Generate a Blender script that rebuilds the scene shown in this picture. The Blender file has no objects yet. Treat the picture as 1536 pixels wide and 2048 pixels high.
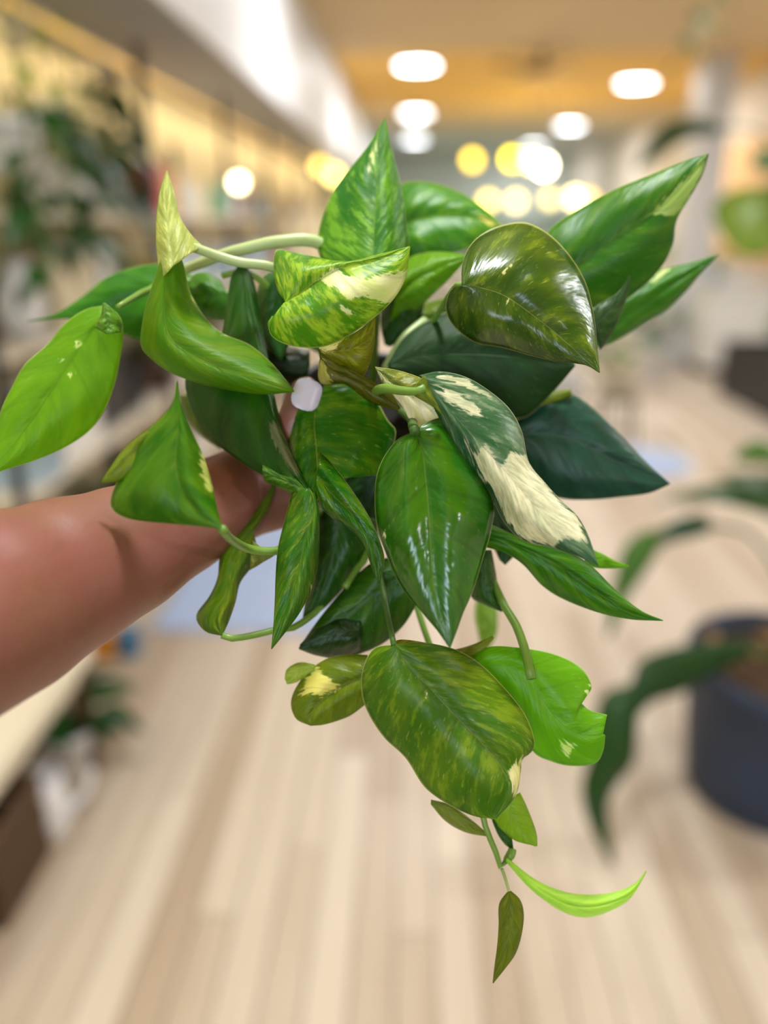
import bpy, bmesh, math, random
from mathutils import Vector, Matrix, noise as mnoise

# ------------------------------------------------------------------ camera
FPX, HCAM, PITCH = 1540.0, 1.5, math.radians(20.8)
YAW = math.atan(57 / 1540 * math.cos(PITCH))
scene = bpy.context.scene
C = scene.collection
cam_d = bpy.data.cameras.new('camera')
cam = bpy.data.objects.new('camera', cam_d); C.objects.link(cam)
cam.location = (0, 0, HCAM)
cam.rotation_euler = (math.pi / 2 - PITCH, 0, YAW)
cam_d.sensor_fit = 'VERTICAL'; cam_d.sensor_height = 36.0
cam_d.lens = FPX / 2048 * 36.0
cam_d.clip_start = 0.02; cam_d.clip_end = 100
cam_d.dof.use_dof = True
cam_d.dof.focus_distance = 0.405
cam_d.dof.aperture_fstop = 1.75
scene.camera = cam
scene.cycles.max_bounces = 6; scene.cycles.diffuse_bounces = 3; scene.cycles.glossy_bounces = 2; scene.cycles.transmission_bounces = 3
# ------------------------------------------------------------------ world, exposure
w = bpy.data.worlds.new('world'); scene.world = w; w.use_nodes = True
w.node_tree.nodes['Background'].inputs[0].default_value = (0.80, 0.88, 1.0, 1)
w.node_tree.nodes['Background'].inputs[1].default_value = 1.0
vs = scene.view_settings
vs.view_transform = 'Standard'; vs.look = 'None'; vs.gamma = 1.0; vs.use_curve_mapping = False
vs.exposure = 0.2
# ------------------------------------------------------------------ large lights
CEIL = 3.0
def area(name, loc, rot, sx, sy, power, col, shape='RECTANGLE'):
    l = bpy.data.lights.new(name, 'AREA'); l.shape = shape; l.size = sx; l.size_y = sy
    l.energy = power; l.color = col
    o = bpy.data.objects.new(name, l); C.objects.link(o); o.location = loc; o.rotation_euler = rot
    return o
# daylight area lamp at an unseen front window, sized for the leaf sheen
area('window_daylight', (-.45, -2.97, 1.95), (math.radians(90), 0, 0), 1.1, 1.3, 44, (0.72, 0.87, 1.0))
DOWNLIGHTS = [(0.03, y) for y in (.62, 4.85, 9.1, 12.68, 16.7)] + [(2.6, y) for y in (-1.9, 2.1, 6.1, 10.3, 14.36, 18.4)]
DOWN_W = 25.0

# ------------------------------------------------------------------ helpers
_cp, _sp, _cy, _sy = math.cos(PITCH), math.sin(PITCH), math.cos(YAW), math.sin(YAW)
def ray(x, y):
    X = (x - 768) / FPX; U = -(y - 1024) / FPX
    ry = _cp + U * _sp; rz = -_sp + U * _cp
    return Vector((_cy * X - _sy * ry, _sy * X + _cy * ry, rz))
EYE = Vector((0, 0, HCAM))
def at(x, y, d): return EYE + ray(x, y) * d
def on_z(x, y, z):
    r = ray(x, y); return EYE + r * ((z - HCAM) / r.z)
def on_y(x, y, Y):
    r = ray(x, y); return EYE + r * (Y / r.y)
def on_x(x, y, X):
    r = ray(x, y); return EYE + r * (X / r.x)

def link(name, mesh, mat=None, parent=None, smooth=True):
    o = bpy.data.objects.new(name, mesh); C.objects.link(o)
    if mat and not mesh.materials: mesh.materials.append(mat)
    if parent: o.parent = parent
    if smooth:
        for p in mesh.polygons: p.use_smooth = True
    return o
def from_bm(name, bm, mat=None, parent=None, smooth=False):
    me = bpy.data.meshes.new(name); bm.to_mesh(me); bm.free()
    return link(name, me, mat, parent, smooth)
def empty(name, loc=(0, 0, 0), rz=0, parent=None):
    o = bpy.data.objects.new(name, None); C.objects.link(o); o.location = loc; o.rotation_euler = (0, 0, rz)
    o.empty_display_size = .05
    if parent: o.parent = parent
    return o
def tag(o, label, cat, group=None, kind=None):
    if label: o['label'] = label
    if cat: o['category'] = cat
    if group: o['group'] = group
    if kind: o['kind'] = kind
    return o
def struct(o): o['kind'] = 'structure'; return o
def box_mesh(name, a, b, bev=0.0):
    bm = bmesh.new(); bmesh.ops.create_cube(bm, size=1)
    a, b = Vector(a), Vector(b)
    for v in bm.verts:
        v.co = Vector(((a[i] + b[i]) / 2 + v.co[i] * abs(b[i] - a[i]) for i in range(3)))
    if bev: bmesh.ops.bevel(bm, geom=bm.edges[:], offset=bev, segments=2, affect='EDGES', profile=.6)
    me = bpy.data.meshes.new(name); bm.to_mesh(me); bm.free(); return me
def box(name, a, b, mat, parent=None, bev=0.0):
    return link(name, box_mesh(name, a, b, bev), mat, parent, False)
def lathe_mesh(name, prof, n=32, closed=False):
    vs_, fs = [], []
    for r, z in prof:
        for k in range(n):
            a = 2 * math.pi * k / n; vs_.append((r * math.cos(a), r * math.sin(a), z))
    m = len(prof)
    for i in range(m - 1):
        for k in range(n):
            fs.append((i * n + k, i * n + (k + 1) % n, (i + 1) * n + (k + 1) % n, (i + 1) * n + k))
    if closed:
        for k in range(n): fs.append(((m - 1) * n + k, (m - 1) * n + (k + 1) % n, (k + 1) % n, k))
    else:
        fs.append(tuple(range(n))[::-1]); fs.append(tuple((m - 1) * n + k for k in range(n)))
    me = bpy.data.meshes.new(name); me.from_pydata(vs_, [], fs); me.update(); return me
def catmull(pts, n):
    """arc-length resampled Catmull-Rom through tuples"""
    P = [Vector(p) for p in pts]
    if len(P) == 1: return [P[0].copy() for _ in range(n)]
    Q = [P[0] * 2 - P[1]] + P + [P[-1] * 2 - P[-2]]
    out = []
    for i in range(1, len(Q) - 2):
        p0, p1, p2, p3 = Q[i - 1], Q[i], Q[i + 1], Q[i + 2]
        for k in range(12):
            t = k / 12
            out.append(0.5 * ((2 * p1) + (p2 - p0) * t + (2 * p0 - 5 * p1 + 4 * p2 - p3) * t * t + (3 * p1 - p0 - 3 * p2 + p3) * t ** 3))
    out.append(P[-1].copy())
    L = [0]
    for a, b in zip(out, out[1:]): L.append(L[-1] + (b - a).length)
    res, j = [], 0
    for i in range(n):
        s = L[-1] * i / (n - 1)
        while j < len(L) - 2 and L[j + 1] < s: j += 1
        d = L[j + 1] - L[j]
        res.append(out[j].lerp(out[j + 1], (s - L[j]) / d if d > 1e-9 else 0))
    return res
def tube_mesh(name, pts, radii, n=10, seg=None, flat=1.0):
    seg = seg or max(6, len(pts) * 4)
    P = catmull([tuple(p) for p in pts], seg)
    if not isinstance(radii, (list, tuple)): radii = [radii] * 2
    vs_, fs = [], []
    up = Vector((0.13, 0.31, 0.94)).normalized(); prev = None
    for i, p in enumerate(P):
        t = (P[min(i + 1, seg - 1)] - P[max(i - 1, 0)]).normalized()
        if prev is None:
            x = t.orthogonal().normalized() if abs(t.dot(up)) > .95 else t.cross(up).normalized()
        else: x = (prev - t * prev.dot(t)).normalized()
        prev = x; y = t.cross(x)
        f = i / (seg - 1) * (len(radii) - 1); k = min(int(f), len(radii) - 2); r = radii[k] + (radii[k + 1] - radii[k]) * (f - k)
        for q in range(n):
            a = 2 * math.pi * q / n
            vs_.append(p + x * (r * math.cos(a)) + y * (r * flat * math.sin(a)))
    for i in range(seg - 1):
        for q in range(n):
            fs.append((i * n + q, i * n + (q + 1) % n, (i + 1) * n + (q + 1) % n, (i + 1) * n + q))
    fs.append(tuple(range(n))[::-1]); fs.append(tuple((seg - 1) * n + q for q in range(n)))
    me = bpy.data.meshes.new(name); me.from_pydata(vs_, [], fs); me.update(); return me
def tube(name, pts, radii, mat, parent=None, **k): return link(name, tube_mesh(name, pts, radii, **k), mat, parent)

# ------------------------------------------------------------------ materials
def srgb(r, g, b):
    f = lambda c: (c / 255 / 12.92) if c <= 10 else ((c / 255 + .055) / 1.055) ** 2.4
    return (f(r), f(g), f(b), 1)
class NT:
    def __init__(s, name):
        s.m = bpy.data.materials.new(name); s.m.use_nodes = True; s.t = s.m.node_tree
        s.b = s.t.nodes['Principled BSDF']; s.out = s.t.nodes['Material Output']
    def n(s, typ, **k):
        o = s.t.nodes.new(typ)
        for a, v in k.items(): setattr(o, a, v)
        return o
    def put(s, sock, v):
        if hasattr(v, 'is_output') or isinstance(v, bpy.types.NodeSocket): s.t.links.new(v, sock)
        else: sock.default_value = v
    def math(s, op, a, b=0.0, c=None, clamp=False):
        o = s.n('ShaderNodeMath', operation=op, use_clamp=clamp); s.put(o.inputs[0], a); s.put(o.inputs[1], b)
        if c is not None: s.put(o.inputs[2], c)
        return o.outputs[0]
    def mix(s, f, a, b):
        o = s.n('ShaderNodeMix', data_type='RGBA'); s.put(o.inputs[0], f); s.put(o.inputs[6], a); s.put(o.inputs[7], b); return o.outputs[2]
    def step(s, v, lo, hi):
        o = s.n('ShaderNodeMapRange', interpolation_type='SMOOTHSTEP'); s.put(o.inputs[0], v); s.put(o.inputs[1], lo); s.put(o.inputs[2], hi); return o.outputs[0]
    def noise(s, vec, scale, detail=3, rough=.55):
        o = s.n('ShaderNodeTexNoise'); s.put(o.inputs['Vector'], vec); s.put(o.inputs['Scale'], scale); s.put(o.inputs['Detail'], detail); s.put(o.inputs['Roughness'], rough); return o.outputs['Fac']
    def xyz(s, x, y, z):
        o = s.n('ShaderNodeCombineXYZ'); s.put(o.inputs[0], x); s.put(o.inputs[1], y); s.put(o.inputs[2], z); return o.outputs[0]
    def bump(s, h, strength, dist, normal=None):
        o = s.n('ShaderNodeBump'); s.put(o.inputs['Height'], h); o.inputs['Strength'].default_value = strength; o.inputs['Distance'].default_value = dist
        if normal is not None: s.put(o.inputs['Normal'], normal)
        return o.outputs[0]
_mc = {}
def flat(name, rgb, rough=.6, var=.12, scale=8, metal=0.0, bump=0.0):
    if name in _mc: return _mc[name]
    t = NT(name); tc = t.n('ShaderNodeTexCoord').outputs['Object']
    c = srgb(*rgb); d = tuple(v * (1 - var * 2) for v in c[:3]) + (1,)
    f = t.noise(tc, scale, 4)
    t.put(t.b.inputs['Base Color'], t.mix(f, d, c)); t.b.inputs['Roughness'].default_value = rough; t.b.inputs['Metallic'].default_value = metal
    if bump: t.put(t.b.inputs['Normal'], t.bump(f, .4, bump))
    _mc[name] = t.m; return t.m
def emit(name, rgb, s):
    if name in _mc: return _mc[name]
    t = NT(name); t.b.inputs['Base Color'].default_value = srgb(*rgb)
    t.b.inputs['Emission Color'].default_value = srgb(*rgb); t.b.inputs['Emission Strength'].default_value = s
    _mc[name] = t.m; return t.m
def wood(name, c1, c2, rough=.5, axis=1, scale=3.0, rand=0.0, bump=.0006):
    if name in _mc: return _mc[name]
    t = NT(name); tc = t.n('ShaderNodeTexCoord').outputs['Object']
    oi = t.n('ShaderNodeObjectInfo')
    sx = t.n('ShaderNodeSeparateXYZ'); t.put(sx.inputs[0], tc)
    k = [14.0, 14.0, 14.0]; k[axis] = 1.1
    off = t.math('MULTIPLY', oi.outputs['Random'], 37.0)
    v = t.xyz(*[t.math('ADD', t.math('MULTIPLY', sx.outputs[i], k[i]), off) for i in range(3)])
    g = t.noise(v, scale, 5, .6)
    f = t.math('ADD', t.math('MULTIPLY', g, .75), t.math('MULTIPLY', t.math('SUBTRACT', oi.outputs['Random'], .35), rand), clamp=True)
    t.put(t.b.inputs['Base Color'], t.mix(f, srgb(*c1), srgb(*c2))); t.b.inputs['Roughness'].default_value = rough
    if bump: t.put(t.b.inputs['Normal'], t.bump(g, .3, bump))
    _mc[name] = t.m; return t.m

def leaf_mat(name, dark, light, cream=(238, 232, 190), streak=.35, transl=.35, glow=None, rough=.4, pale=0.0, seed=0.0, vein=.5, edge=.7, tint=True, ribs=.3, marble=.0, spec=.36):
    """pothos leaf: streaked variegation that runs from the midrib outwards and towards the tip"""
    dark, light = (tuple(min(255, int(c * k)) for c, k in zip(q, (1, 1, 1) if not tint else (1.30, 1.10, .66) if sum(q) < 330 else (1.04, 1.02, .92))) for q in (dark, light))
    t = NT(name)
    uv = t.n('ShaderNodeUVMap').outputs[0]; s = t.n('ShaderNodeSeparateXYZ'); t.put(s.inputs[0], uv)
    u, v = s.outputs[0], s.outputs[1]
    uc = t.math('MULTIPLY', t.math('SUBTRACT', u, .5), 2.0); a = t.math('ABSOLUTE', uc)
    side = t.math('MULTIPLY', t.math('GREATER_THAN', uc, 0.0), 7.3)
    q = t.math('SUBTRACT', v, t.math('MULTIPLY', a, .30))
    vec = t.xyz(t.math('MULTIPLY', q, 30.0), t.math('ADD', t.math('MULTIPLY', a, 4.2), side), seed)
    n1 = t.noise(vec, 1.0, 5, .62)
    vec2 = t.xyz(t.math('MULTIPLY', q, 9.0), t.math('ADD', t.math('MULTIPLY', a, 1.6), side), seed + 11)
    n2 = t.noise(vec2, 1.0, 3, .5)
    vec3 = t.xyz(t.math('MULTIPLY', q, 95.0), t.math('ADD', t.math('MULTIPLY', a, 8.0), side), seed + 23)
    n3 = t.noise(vec3, 1.0, 2, .5)
    nn = t.math('ADD', t.math('MULTIPLY', n1, .6), t.math('MULTIPLY', n2, .4))
    m = t.step(nn, .60 - .22 * streak, .72 - .20 * streak)
    m = t.math('MULTIPLY', m, min(1.0, .15 + streak))
    soft = t.math('MULTIPLY', t.step(n2, .36, .72), .34)
    m = t.math('MAXIMUM', m, soft)
    col = t.mix(m, srgb(*dark), srgb(*light))
    spk = t.math('MULTIPLY', t.step(n3, .64, .74), .5 * min(1, .15 + 1.6 * streak))
    col = t.mix(spk, col, srgb(*[int(.5 * (x + y)) for x, y in zip(light, cream)]))
    at_ = t.n('ShaderNodeAttribute', attribute_name='cream').outputs['Fac']
    jag = t.math('ADD', at_, t.math('MULTIPLY', t.math('SUBTRACT', n1, .5), .9))
    cm = t.step(jag, .47, .55)
    creamc = t.mix(t.step(n2, .35, .7), srgb(*cream), srgb(*[int(.72 * x + .28 * y) for x, y in zip(cream, light)]))
    if marble: creamc = t.mix(t.math('MULTIPLY', t.step(t.math('ADD', t.math('MULTIPLY', n1, .7), t.math('MULTIPLY', n3, .3)), .42, .62), marble), creamc, srgb(150, 160, 112))
    col = t.mix(cm, col, creamc)
    if pale: col = t.mix(pale, col, srgb(*cream))
    # midrib, side veins, thin pale rim
    rib = t.math('SUBTRACT', 1.0, t.step(a, .006, .018))
    col = t.mix(t.math('MULTIPLY', rib, ribs), col, srgb(*[min(255, int(x * .5 + y * .5)) for x, y in zip(light, cream)]))
    sv = t.math('SINE', t.math('MULTIPLY', t.math('SUBTRACT', v, t.math('MULTIPLY', a, .22)), 2 * math.pi * 5.0))
    svn = t.step(sv, .90, 1.0)
    col = t.mix(t.math('MULTIPLY', svn, .30 * vein), col, srgb(*[int(x * .45) for x in dark]))
    rim = t.step(a, .975, .992)
    col = t.mix(t.math('MULTIPLY', rim, edge), col, srgb(*[min(255, int(x * .35 + y * .65)) for x, y in zip(light, cream)]))
    geo = t.n('ShaderNodeTexCoord').outputs['Object']
    h = t.math('ADD', t.math('MULTIPLY', sv, -.12 * vein), t.math('ADD', t.math('MULTIPLY', n2, 1.0), t.math('MULTIPLY', n1, .06)))
    h = t.math('ADD', h, t.math('MULTIPLY', rib, -.5))
    nrm = t.bump(h, .55, .0026)
    t.put(t.b.inputs['Base Color'], col); t.put(t.b.inputs['Normal'], nrm)
    t.b.inputs['Roughness'].default_value = rough; t.b.inputs['Specular IOR Level'].default_value = spec
    tr = t.n('ShaderNodeBsdfTranslucent')
    hs = t.n('ShaderNodeHueSaturation'); hs.inputs['Saturation'].default_value = 1.1; hs.inputs['Value'].default_value = 2.0
    t.put(hs.inputs['Color'], col if glow is None else t.mix(.5, col, srgb(*glow)))
    t.put(tr.inputs[0], hs.outputs[0]); t.put(tr.inputs[1], nrm)
    mx = t.n('ShaderNodeMixShader'); mx.inputs[0].default_value = transl
    t.put(mx.inputs[1], t.b.outputs[0]); t.put(mx.inputs[2], tr.outputs[0]); t.put(t.out.inputs[0], mx.outputs[0])
    return t.m

# ================================================================== ROOM
XL, XR, YF, YB = -1.42, 3.75, -3.0, 20.0
M_floorgap = flat('floor_gap', (120, 96, 74), .8)
M_plank = wood('floor_plank', (182, 163, 141), (226, 214, 197), .42, axis=1, scale=2.2, rand=.85)
floor = struct(box('floor', (XL - .3, YF, -.06), (XR + .3, YB, -.018), M_floorgap))
random.seed(4)
PW = .092
plank_meshes = {L: box_mesh('plank', (-PW / 2 + .0018, -L / 2 + .0015, -.018), (PW / 2 - .0018, L / 2 - .0015, 0), 0) for L in (1.8, 2.3, 2.8)}
far = bmesh.new()
cols = [XL + .02 + PW * (i + .5) for i in range(int((XR - XL) / PW))]
count = 0
for i, x in enumerate(cols):
    y = .7 - random.random() * 1.8
    while y < YB:
        L = random.choice((1.8, 2.3, 2.8)); yc = y + L / 2
        vis = y < 5.5 and y + L > .8 and abs(x + .0) < .60 * max(y + L, .9) + .1 and count < 298
        if vis:
            o = bpy.data.objects.new('plank', plank_meshes[L]); C.objects.link(o); o.parent = floor; o.location = (x, yc, 0)
            if not plank_meshes[L].materials: plank_meshes[L].materials.append(M_plank)
            count += 1
        else:
            x0, x1, y0, y1 = x - PW / 2 + .0018, x + PW / 2 - .0018, y + .0015, min(y + L, YB) - .0015
            far.faces.new([far.verts.new(c) for c in ((x0, y0, 0), (x1, y0, 0), (x1, y1, 0), (x0, y1, 0))])
        y += L
def plank_far_mat():
    t = NT('far_planks'); tc = t.n('ShaderNodeTexCoord').outputs['Object']
    s = t.n('ShaderNodeSeparateXYZ'); t.put(s.inputs[0], tc)
    cell = t.math('FLOOR', t.math('DIVIDE', t.math('SUBTRACT', s.outputs[0], XL + .02), PW))
    rnd = t.n('ShaderNodeTexWhiteNoise', noise_dimensions='1D'); t.put(rnd.inputs['W'], cell)
    v = t.xyz(t.math('MULTIPLY', s.outputs[0], 14), t.math('ADD', t.math('MULTIPLY', s.outputs[1], 1.1), t.math('MULTIPLY', cell, 3.7)), 0.0)
    g = t.noise(v, 2.2, 5, .6)
    f = t.math('ADD', t.math('MULTIPLY', g, .75), t.math('MULTIPLY', t.math('SUBTRACT', rnd.outputs[0], .35), .5), clamp=True)
    t.put(t.b.inputs['Base Color'], t.mix(f, srgb(182, 163, 141), srgb(226, 214, 197))); t.b.inputs['Roughness'].default_value = .42
    return t.m
fo = from_bm('far_planks', far, plank_far_mat(), floor); fo['kind'] = 'stuff'

M_wallL = flat('wall_cream', (236, 222, 184), .8, .05, 2)
M_wallR = flat('wall_warm_white', (226, 214, 197), .8, .05, 2)
M_back = flat('wall_pale_grey', (206, 214, 208), .8, .06, 1.5)
M_ceil = wood('ceiling_wood_glow', (240, 186, 84), (253, 214, 120), .6, axis=0, scale=1.2, bump=0)  # bright amber holds the warm uplight glow as well as the wood
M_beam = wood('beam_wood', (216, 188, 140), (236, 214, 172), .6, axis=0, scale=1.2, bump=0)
M_soff = flat('soffit_grey', (160, 158, 156), .75, .04, 2)
M_fascia = flat('fascia_white', (218, 220, 224), .5, .03, 2)
M_trim = flat('white_ceiling', (226, 228, 226), .7, .04, 2)
struct(box('wall_left', (XL - .12, YF, 0), (XL, YB, CEIL), M_wallL))
struct(box('wall_right', (XR, YF, 0), (XR + .12, YB, CEIL), M_wallR))
struct(box('wall_back', (XL - .12, YB, 0), (XR + .12, YB + .12, CEIL), M_back))
# front wall with the shop window opening
fw = bmesh.new()
struct(box('wall_front', (XL - .12, YF - .12, 0), (XR + .12, YF, 1.28), M_wallR))
struct(box('wall_front_lintel', (XL - .12, YF - .12, 2.65), (XR + .12, YF, CEIL), M_wallR))
struct(box('wall_front_pier', (XL - .12, YF - .12, 1.28), (-1.02, YF, 2.65), M_wallR))
struct(box('wall_front_end', (.12, YF - .12, 1.28), (XR + .12, YF, 2.65), M_wallR))
fw.free()
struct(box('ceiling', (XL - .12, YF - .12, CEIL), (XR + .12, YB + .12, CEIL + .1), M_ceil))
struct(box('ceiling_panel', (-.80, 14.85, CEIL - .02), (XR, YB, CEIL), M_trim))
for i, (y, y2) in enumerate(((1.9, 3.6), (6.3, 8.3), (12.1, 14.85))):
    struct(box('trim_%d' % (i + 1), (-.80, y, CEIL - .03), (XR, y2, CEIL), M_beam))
# dropped soffit over the display wall: grey underside, white fascia
struct(box('trim_5', (XL, YF, 2.15), (-.815, YB, CEIL), M_soff))
struct(box('trim_6', (-.815, YF, 2.15), (-.80, YB, CEIL), M_fascia))
struct(box('trim_7', (XR - .9, 8.6, 0), (XR - .6, 9.0, CEIL), M_fascia))
struct(box('baseboard_right', (XR - .02, YF, 0), (XR, YB, .12), M_fascia))

# ceiling downlights
M_led = emit('led_panel', (246, 250, 255), 18.0)
M_whiteplastic = flat('white_plastic', (236, 236, 234), .45, .03)
for i, (x, y) in enumerate(DOWNLIGHTS):
    zc = CEIL - (.02 if y > 14.85 else .03 if (1.9 < y < 3.6 or 6.3 < y < 8.3 or 12.1 < y < 14.85) else 0)
    row = 'row above the aisle' if x < 1 else 'row above the plant pots'
    seen = y > 5
    r = empty('ceiling_light', (x, y, zc))
    tag(r, 'round white ceiling downlight, the %s in the %s' % ((('overhead one', 'second', 'third', 'fourth', 'farthest') if x < 1 else ('one behind the photographer', 'nearest', 'second', 'third', 'fourth', 'farthest'))[i if x < 1 else i - 5], row), 'ceiling light', 'round ceiling downlights')
    link('trim_ring', lathe_mesh('trim_ring', [(.19, 0), (.215, 0), (.215, -.012), (.205, -.018), (.19, -.012)], 40, True), M_whiteplastic, r)
    link('diffuser', lathe_mesh('diffuser', [(.189, -.002), (.189, -.014)], 40), M_led, r, False)
    l = bpy.data.lights.new('downlight', 'AREA'); l.shape = 'DISK'; l.size = .36 if y > 4 else .22; l.energy = DOWN_W if y < 4 else DOWN_W * 1.3; l.color = (.97, .985, 1.0)
    lo = bpy.data.objects.new('downlight', l); C.objects.link(lo); lo.parent = r; lo.location = (0, 0, -.03)

# ================================================================== HELD POTHOS
plant = empty('potted_pothos', at(735, 900, .50))
tag(plant, 'variegated pothos in a black nursery pot held up in the hand', 'potted plant')
plant_inv = Matrix.Translation(-plant.location)
def seat(me):
    me.transform(plant_inv); return me

def in_poly_sd(p, poly):
    x, y = p; ins = False; best = 1e9; n = len(poly)
    for i in range(n):
        x1, y1 = poly[i]; x2, y2 = poly[(i + 1) % n]
        if (y1 > y) != (y2 > y) and x < (x2 - x1) * (y - y1) / (y2 - y1) + x1: ins = not ins
        dx, dy = x2 - x1, y2 - y1; L = dx * dx + dy * dy
        t = max(0, min(1, ((x - x1) * dx + (y - y1) * dy) / L)) if L else 0
        best = min(best, math.hypot(x - x1 - t * dx, y - y1 - t * dy))
    return best if ins else -best

SEED = [0.0]
def leaf(d, L, M, R, dz=(.012, 0, .012), base=0.0, tip=0.0, puff=.004, wav=.0015, cream=(), nl=44, nw=9, mat=None, label=None, thick=.0006, arch=0.0, patches=()):
    """blade lofted between left edge, midrib and right edge; pixels give directions, d/dz/base/tip the distances"""
    SEED[0] += 3.7
    V, F, UVs, CR = [], [], [], []
    def patch(d, L, M, R, dz, base, tip, puff, wav, arch):
        off = len(V)
        cl, cm, cr = (catmull(x, nl) for x in (L, M, R))
        wl = [(a - b).length for a, b in zip(cl, cm)]; wr = [(a - b).length for a, b in zip(cr, cm)]
        ml, mr = max(wl) or 1, max(wr) or 1
        W = 2 * nw + 1
        for i in range(nl):
            t = i / (nl - 1)
            zc = d + base + (tip - base) * t - arch * math.sin(math.pi * t)
            for j in range(W):
                s = j / nw - 1
                e, dzz, ww, mm = (cl[i], dz[0], wl[i], ml) if s < 0 else (cr[i], dz[2], wr[i], mr)
                a = abs(s)
                p = cm[i].lerp(e, a)
                fade = ww / mm
                z = zc + dz[1] * (1 - a) + dzz * fade * (a ** 1.35) - puff * fade * math.sin(math.pi * min(1, a * 1.05)) 
                z += wav * fade * (a * math.sin(t * 13 + SEED[0] + (2 if s > 0 else 0)) + 1.6 * mnoise.noise(Vector((t * 3.2 + SEED[0], s * 2.1, SEED[0]))) * math.sin(math.pi * min(1, a)) + .12 * math.sin((t - .25 * a) * 34 + SEED[0]) * math.sin(math.pi * a))
                V.append(at(p.x, p.y, z)); UVs.append((s * .5 + .5, t))
                c = 0.0
                for poly in cream: c = max(c, min(1, max(0, .5 + in_poly_sd((p.x, p.y), poly) / 46)))
                CR.append(c)
        for i in range(nl - 1):
            for j in range(W - 1):
                F.append((off + i * W + j, off + i * W + j + 1, off + (i + 1) * W + j + 1, off + (i + 1) * W + j))
    patch(d, L, M, R, dz, base, tip, puff, wav, arch)
    for q in patches: patch(*q)
    me = bpy.data.meshes.new('leaf'); me.from_pydata(V, [], F); me.update()
    uvl = me.uv_layers.new(name='UVMap')
    for lp in me.loops: uvl.data[lp.index].uv = UVs[lp.vertex_index]
    atr = me.attributes.new('cream', 'FLOAT', 'POINT')
    for i, c in enumerate(CR): atr.data[i].value = c
    seat(me)
    o = link('leaf', me, mat, plant)
    sm = o.modifiers.new('thickness', 'SOLIDIFY'); sm.thickness = thick; sm.offset = 0
    if label: o['label'] = label
    return o
def LM(name, dark, light, **k):
    k.setdefault('seed', SEED[0] * 1.31 + 2.0)
    return leaf_mat('leaf_' + name, dark, light, **k)
def stem(pts, radii, mat, name='stem'):
    me = seat(tube_mesh(name, [at(*p) for p in pts], radii, n=10)); return link(name, me, mat, plant)

CREAM = (240, 234, 196)
M_stem_pale = flat('stem_pale', (186, 206, 140), .4, .12, 60)
M_stem = flat('stem_green', (120, 160, 60), .4, .15, 60)
M_stem_dark = flat('stem_deep_green', (70, 110, 36), .45, .15, 60)

# --- the pot, tilted towards the camera
M_pot = flat('nursery_pot_black', (26, 27, 29), .45, .1, 30)
M_soil = flat('potting_soil', (38, 30, 24), .95, .3, 160, bump=.004)
pn = Vector((0, -.42, .90)).normalized()
pm = Matrix.Translation(at(735, 800, .512)) @ pn.to_track_quat('Z', 'Y').to_matrix().to_4x4()
pr, ph = .056, .074
me = lathe_mesh('pot', [(.001, -ph + .002), (.040, -ph), (.042, -ph + .004), (pr - .005, -.012), (pr - .004, -.010), (pr, -.010), (pr, 0), (pr - .003, .001), (pr - .005, -.002), (.041, -ph + .008), (.001, -ph + .008)], 48)
me.transform(pm); pot = link('pot', seat(me), M_pot, plant)
bm = bmesh.new(); bmesh.ops.create_grid(bm, x_segments=28, y_segments=28, size=pr - .005)
for v in bm.verts:
    r = v.co.xy.length
    if r > 1e-6:
        k = max(abs(v.co.x), abs(v.co.y)) / r; v.co.x *= k; v.co.y *= k
    v.co.z = -.012 + .006 * mnoise.noise(v.co * 120) + .003 * mnoise.noise(v.co * 400)
me = bpy.data.meshes.new('soil'); bm.to_mesh(me); bm.free(); me.transform(pm); link('soil', seat(me), M_soil, plant)

# --- leaves, front of the plant to the back -----------------------------------
# A bright leaf reaching out over the forearm, seen from below
leaf(.432, [(205, 612), (170, 620), (130, 648), (95, 690), (50, 730), (22, 780), (4, 818), (-6, 860), (-20, 905), (-45, 965)],
     [(208, 640), (188, 660), (158, 700), (128, 745), (95, 795), (58, 850), (15, 905), (-45, 965)],
     [(215, 612), (240, 634), (246, 672), (240, 715), (229, 768), (209, 820), (178, 862), (125, 897), (60, 924), (0, 943), (-45, 965)],
     dz=(.010, 0, .012), base=.004, tip=-.014, puff=.003, mat=LM('bright', (76, 136, 20), (140, 184, 34), streak=.22, transl=.5, glow=(170, 205, 40), rough=.5, ribs=0.0),
     cream=[[(148, 690), (152, 680), (164, 682), (160, 694)], [(136, 750), (142, 742), (148, 748), (142, 758)], [(118, 715), (126, 712), (124, 722)]])
leaf(.424, [(206, 607), (204, 625), (196, 645), (190, 655)], [(208, 606), (214, 635), (214, 655), (212, 668)], [(210, 606), (228, 622), (243, 645), (242, 665)],
     dz=(.003, 0, .006), puff=.002, nl=16, nw=5, mat=LM('bright_curl', (70, 130, 40), (120, 170, 60), streak=.1, transl=.3))
# B dark leaf behind it with a drawn-out tip
leaf(.492, [(400, 560), (345, 532), (300, 530), (258, 538), (212, 556), (172, 588), (136, 614), (108, 630), (55, 643)],
     [(400, 590), (340, 585), (295, 590), (240, 605), (190, 622), (130, 632), (55, 643)],
     [(400, 660), (345, 690), (290, 682), (245, 668), (200, 648), (150, 638), (105, 638), (55, 643)],
     dz=(.010, 0, .008), mat=LM('backleft', (40, 112, 20), (80, 156, 34), streak=.2, transl=.42))
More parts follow.
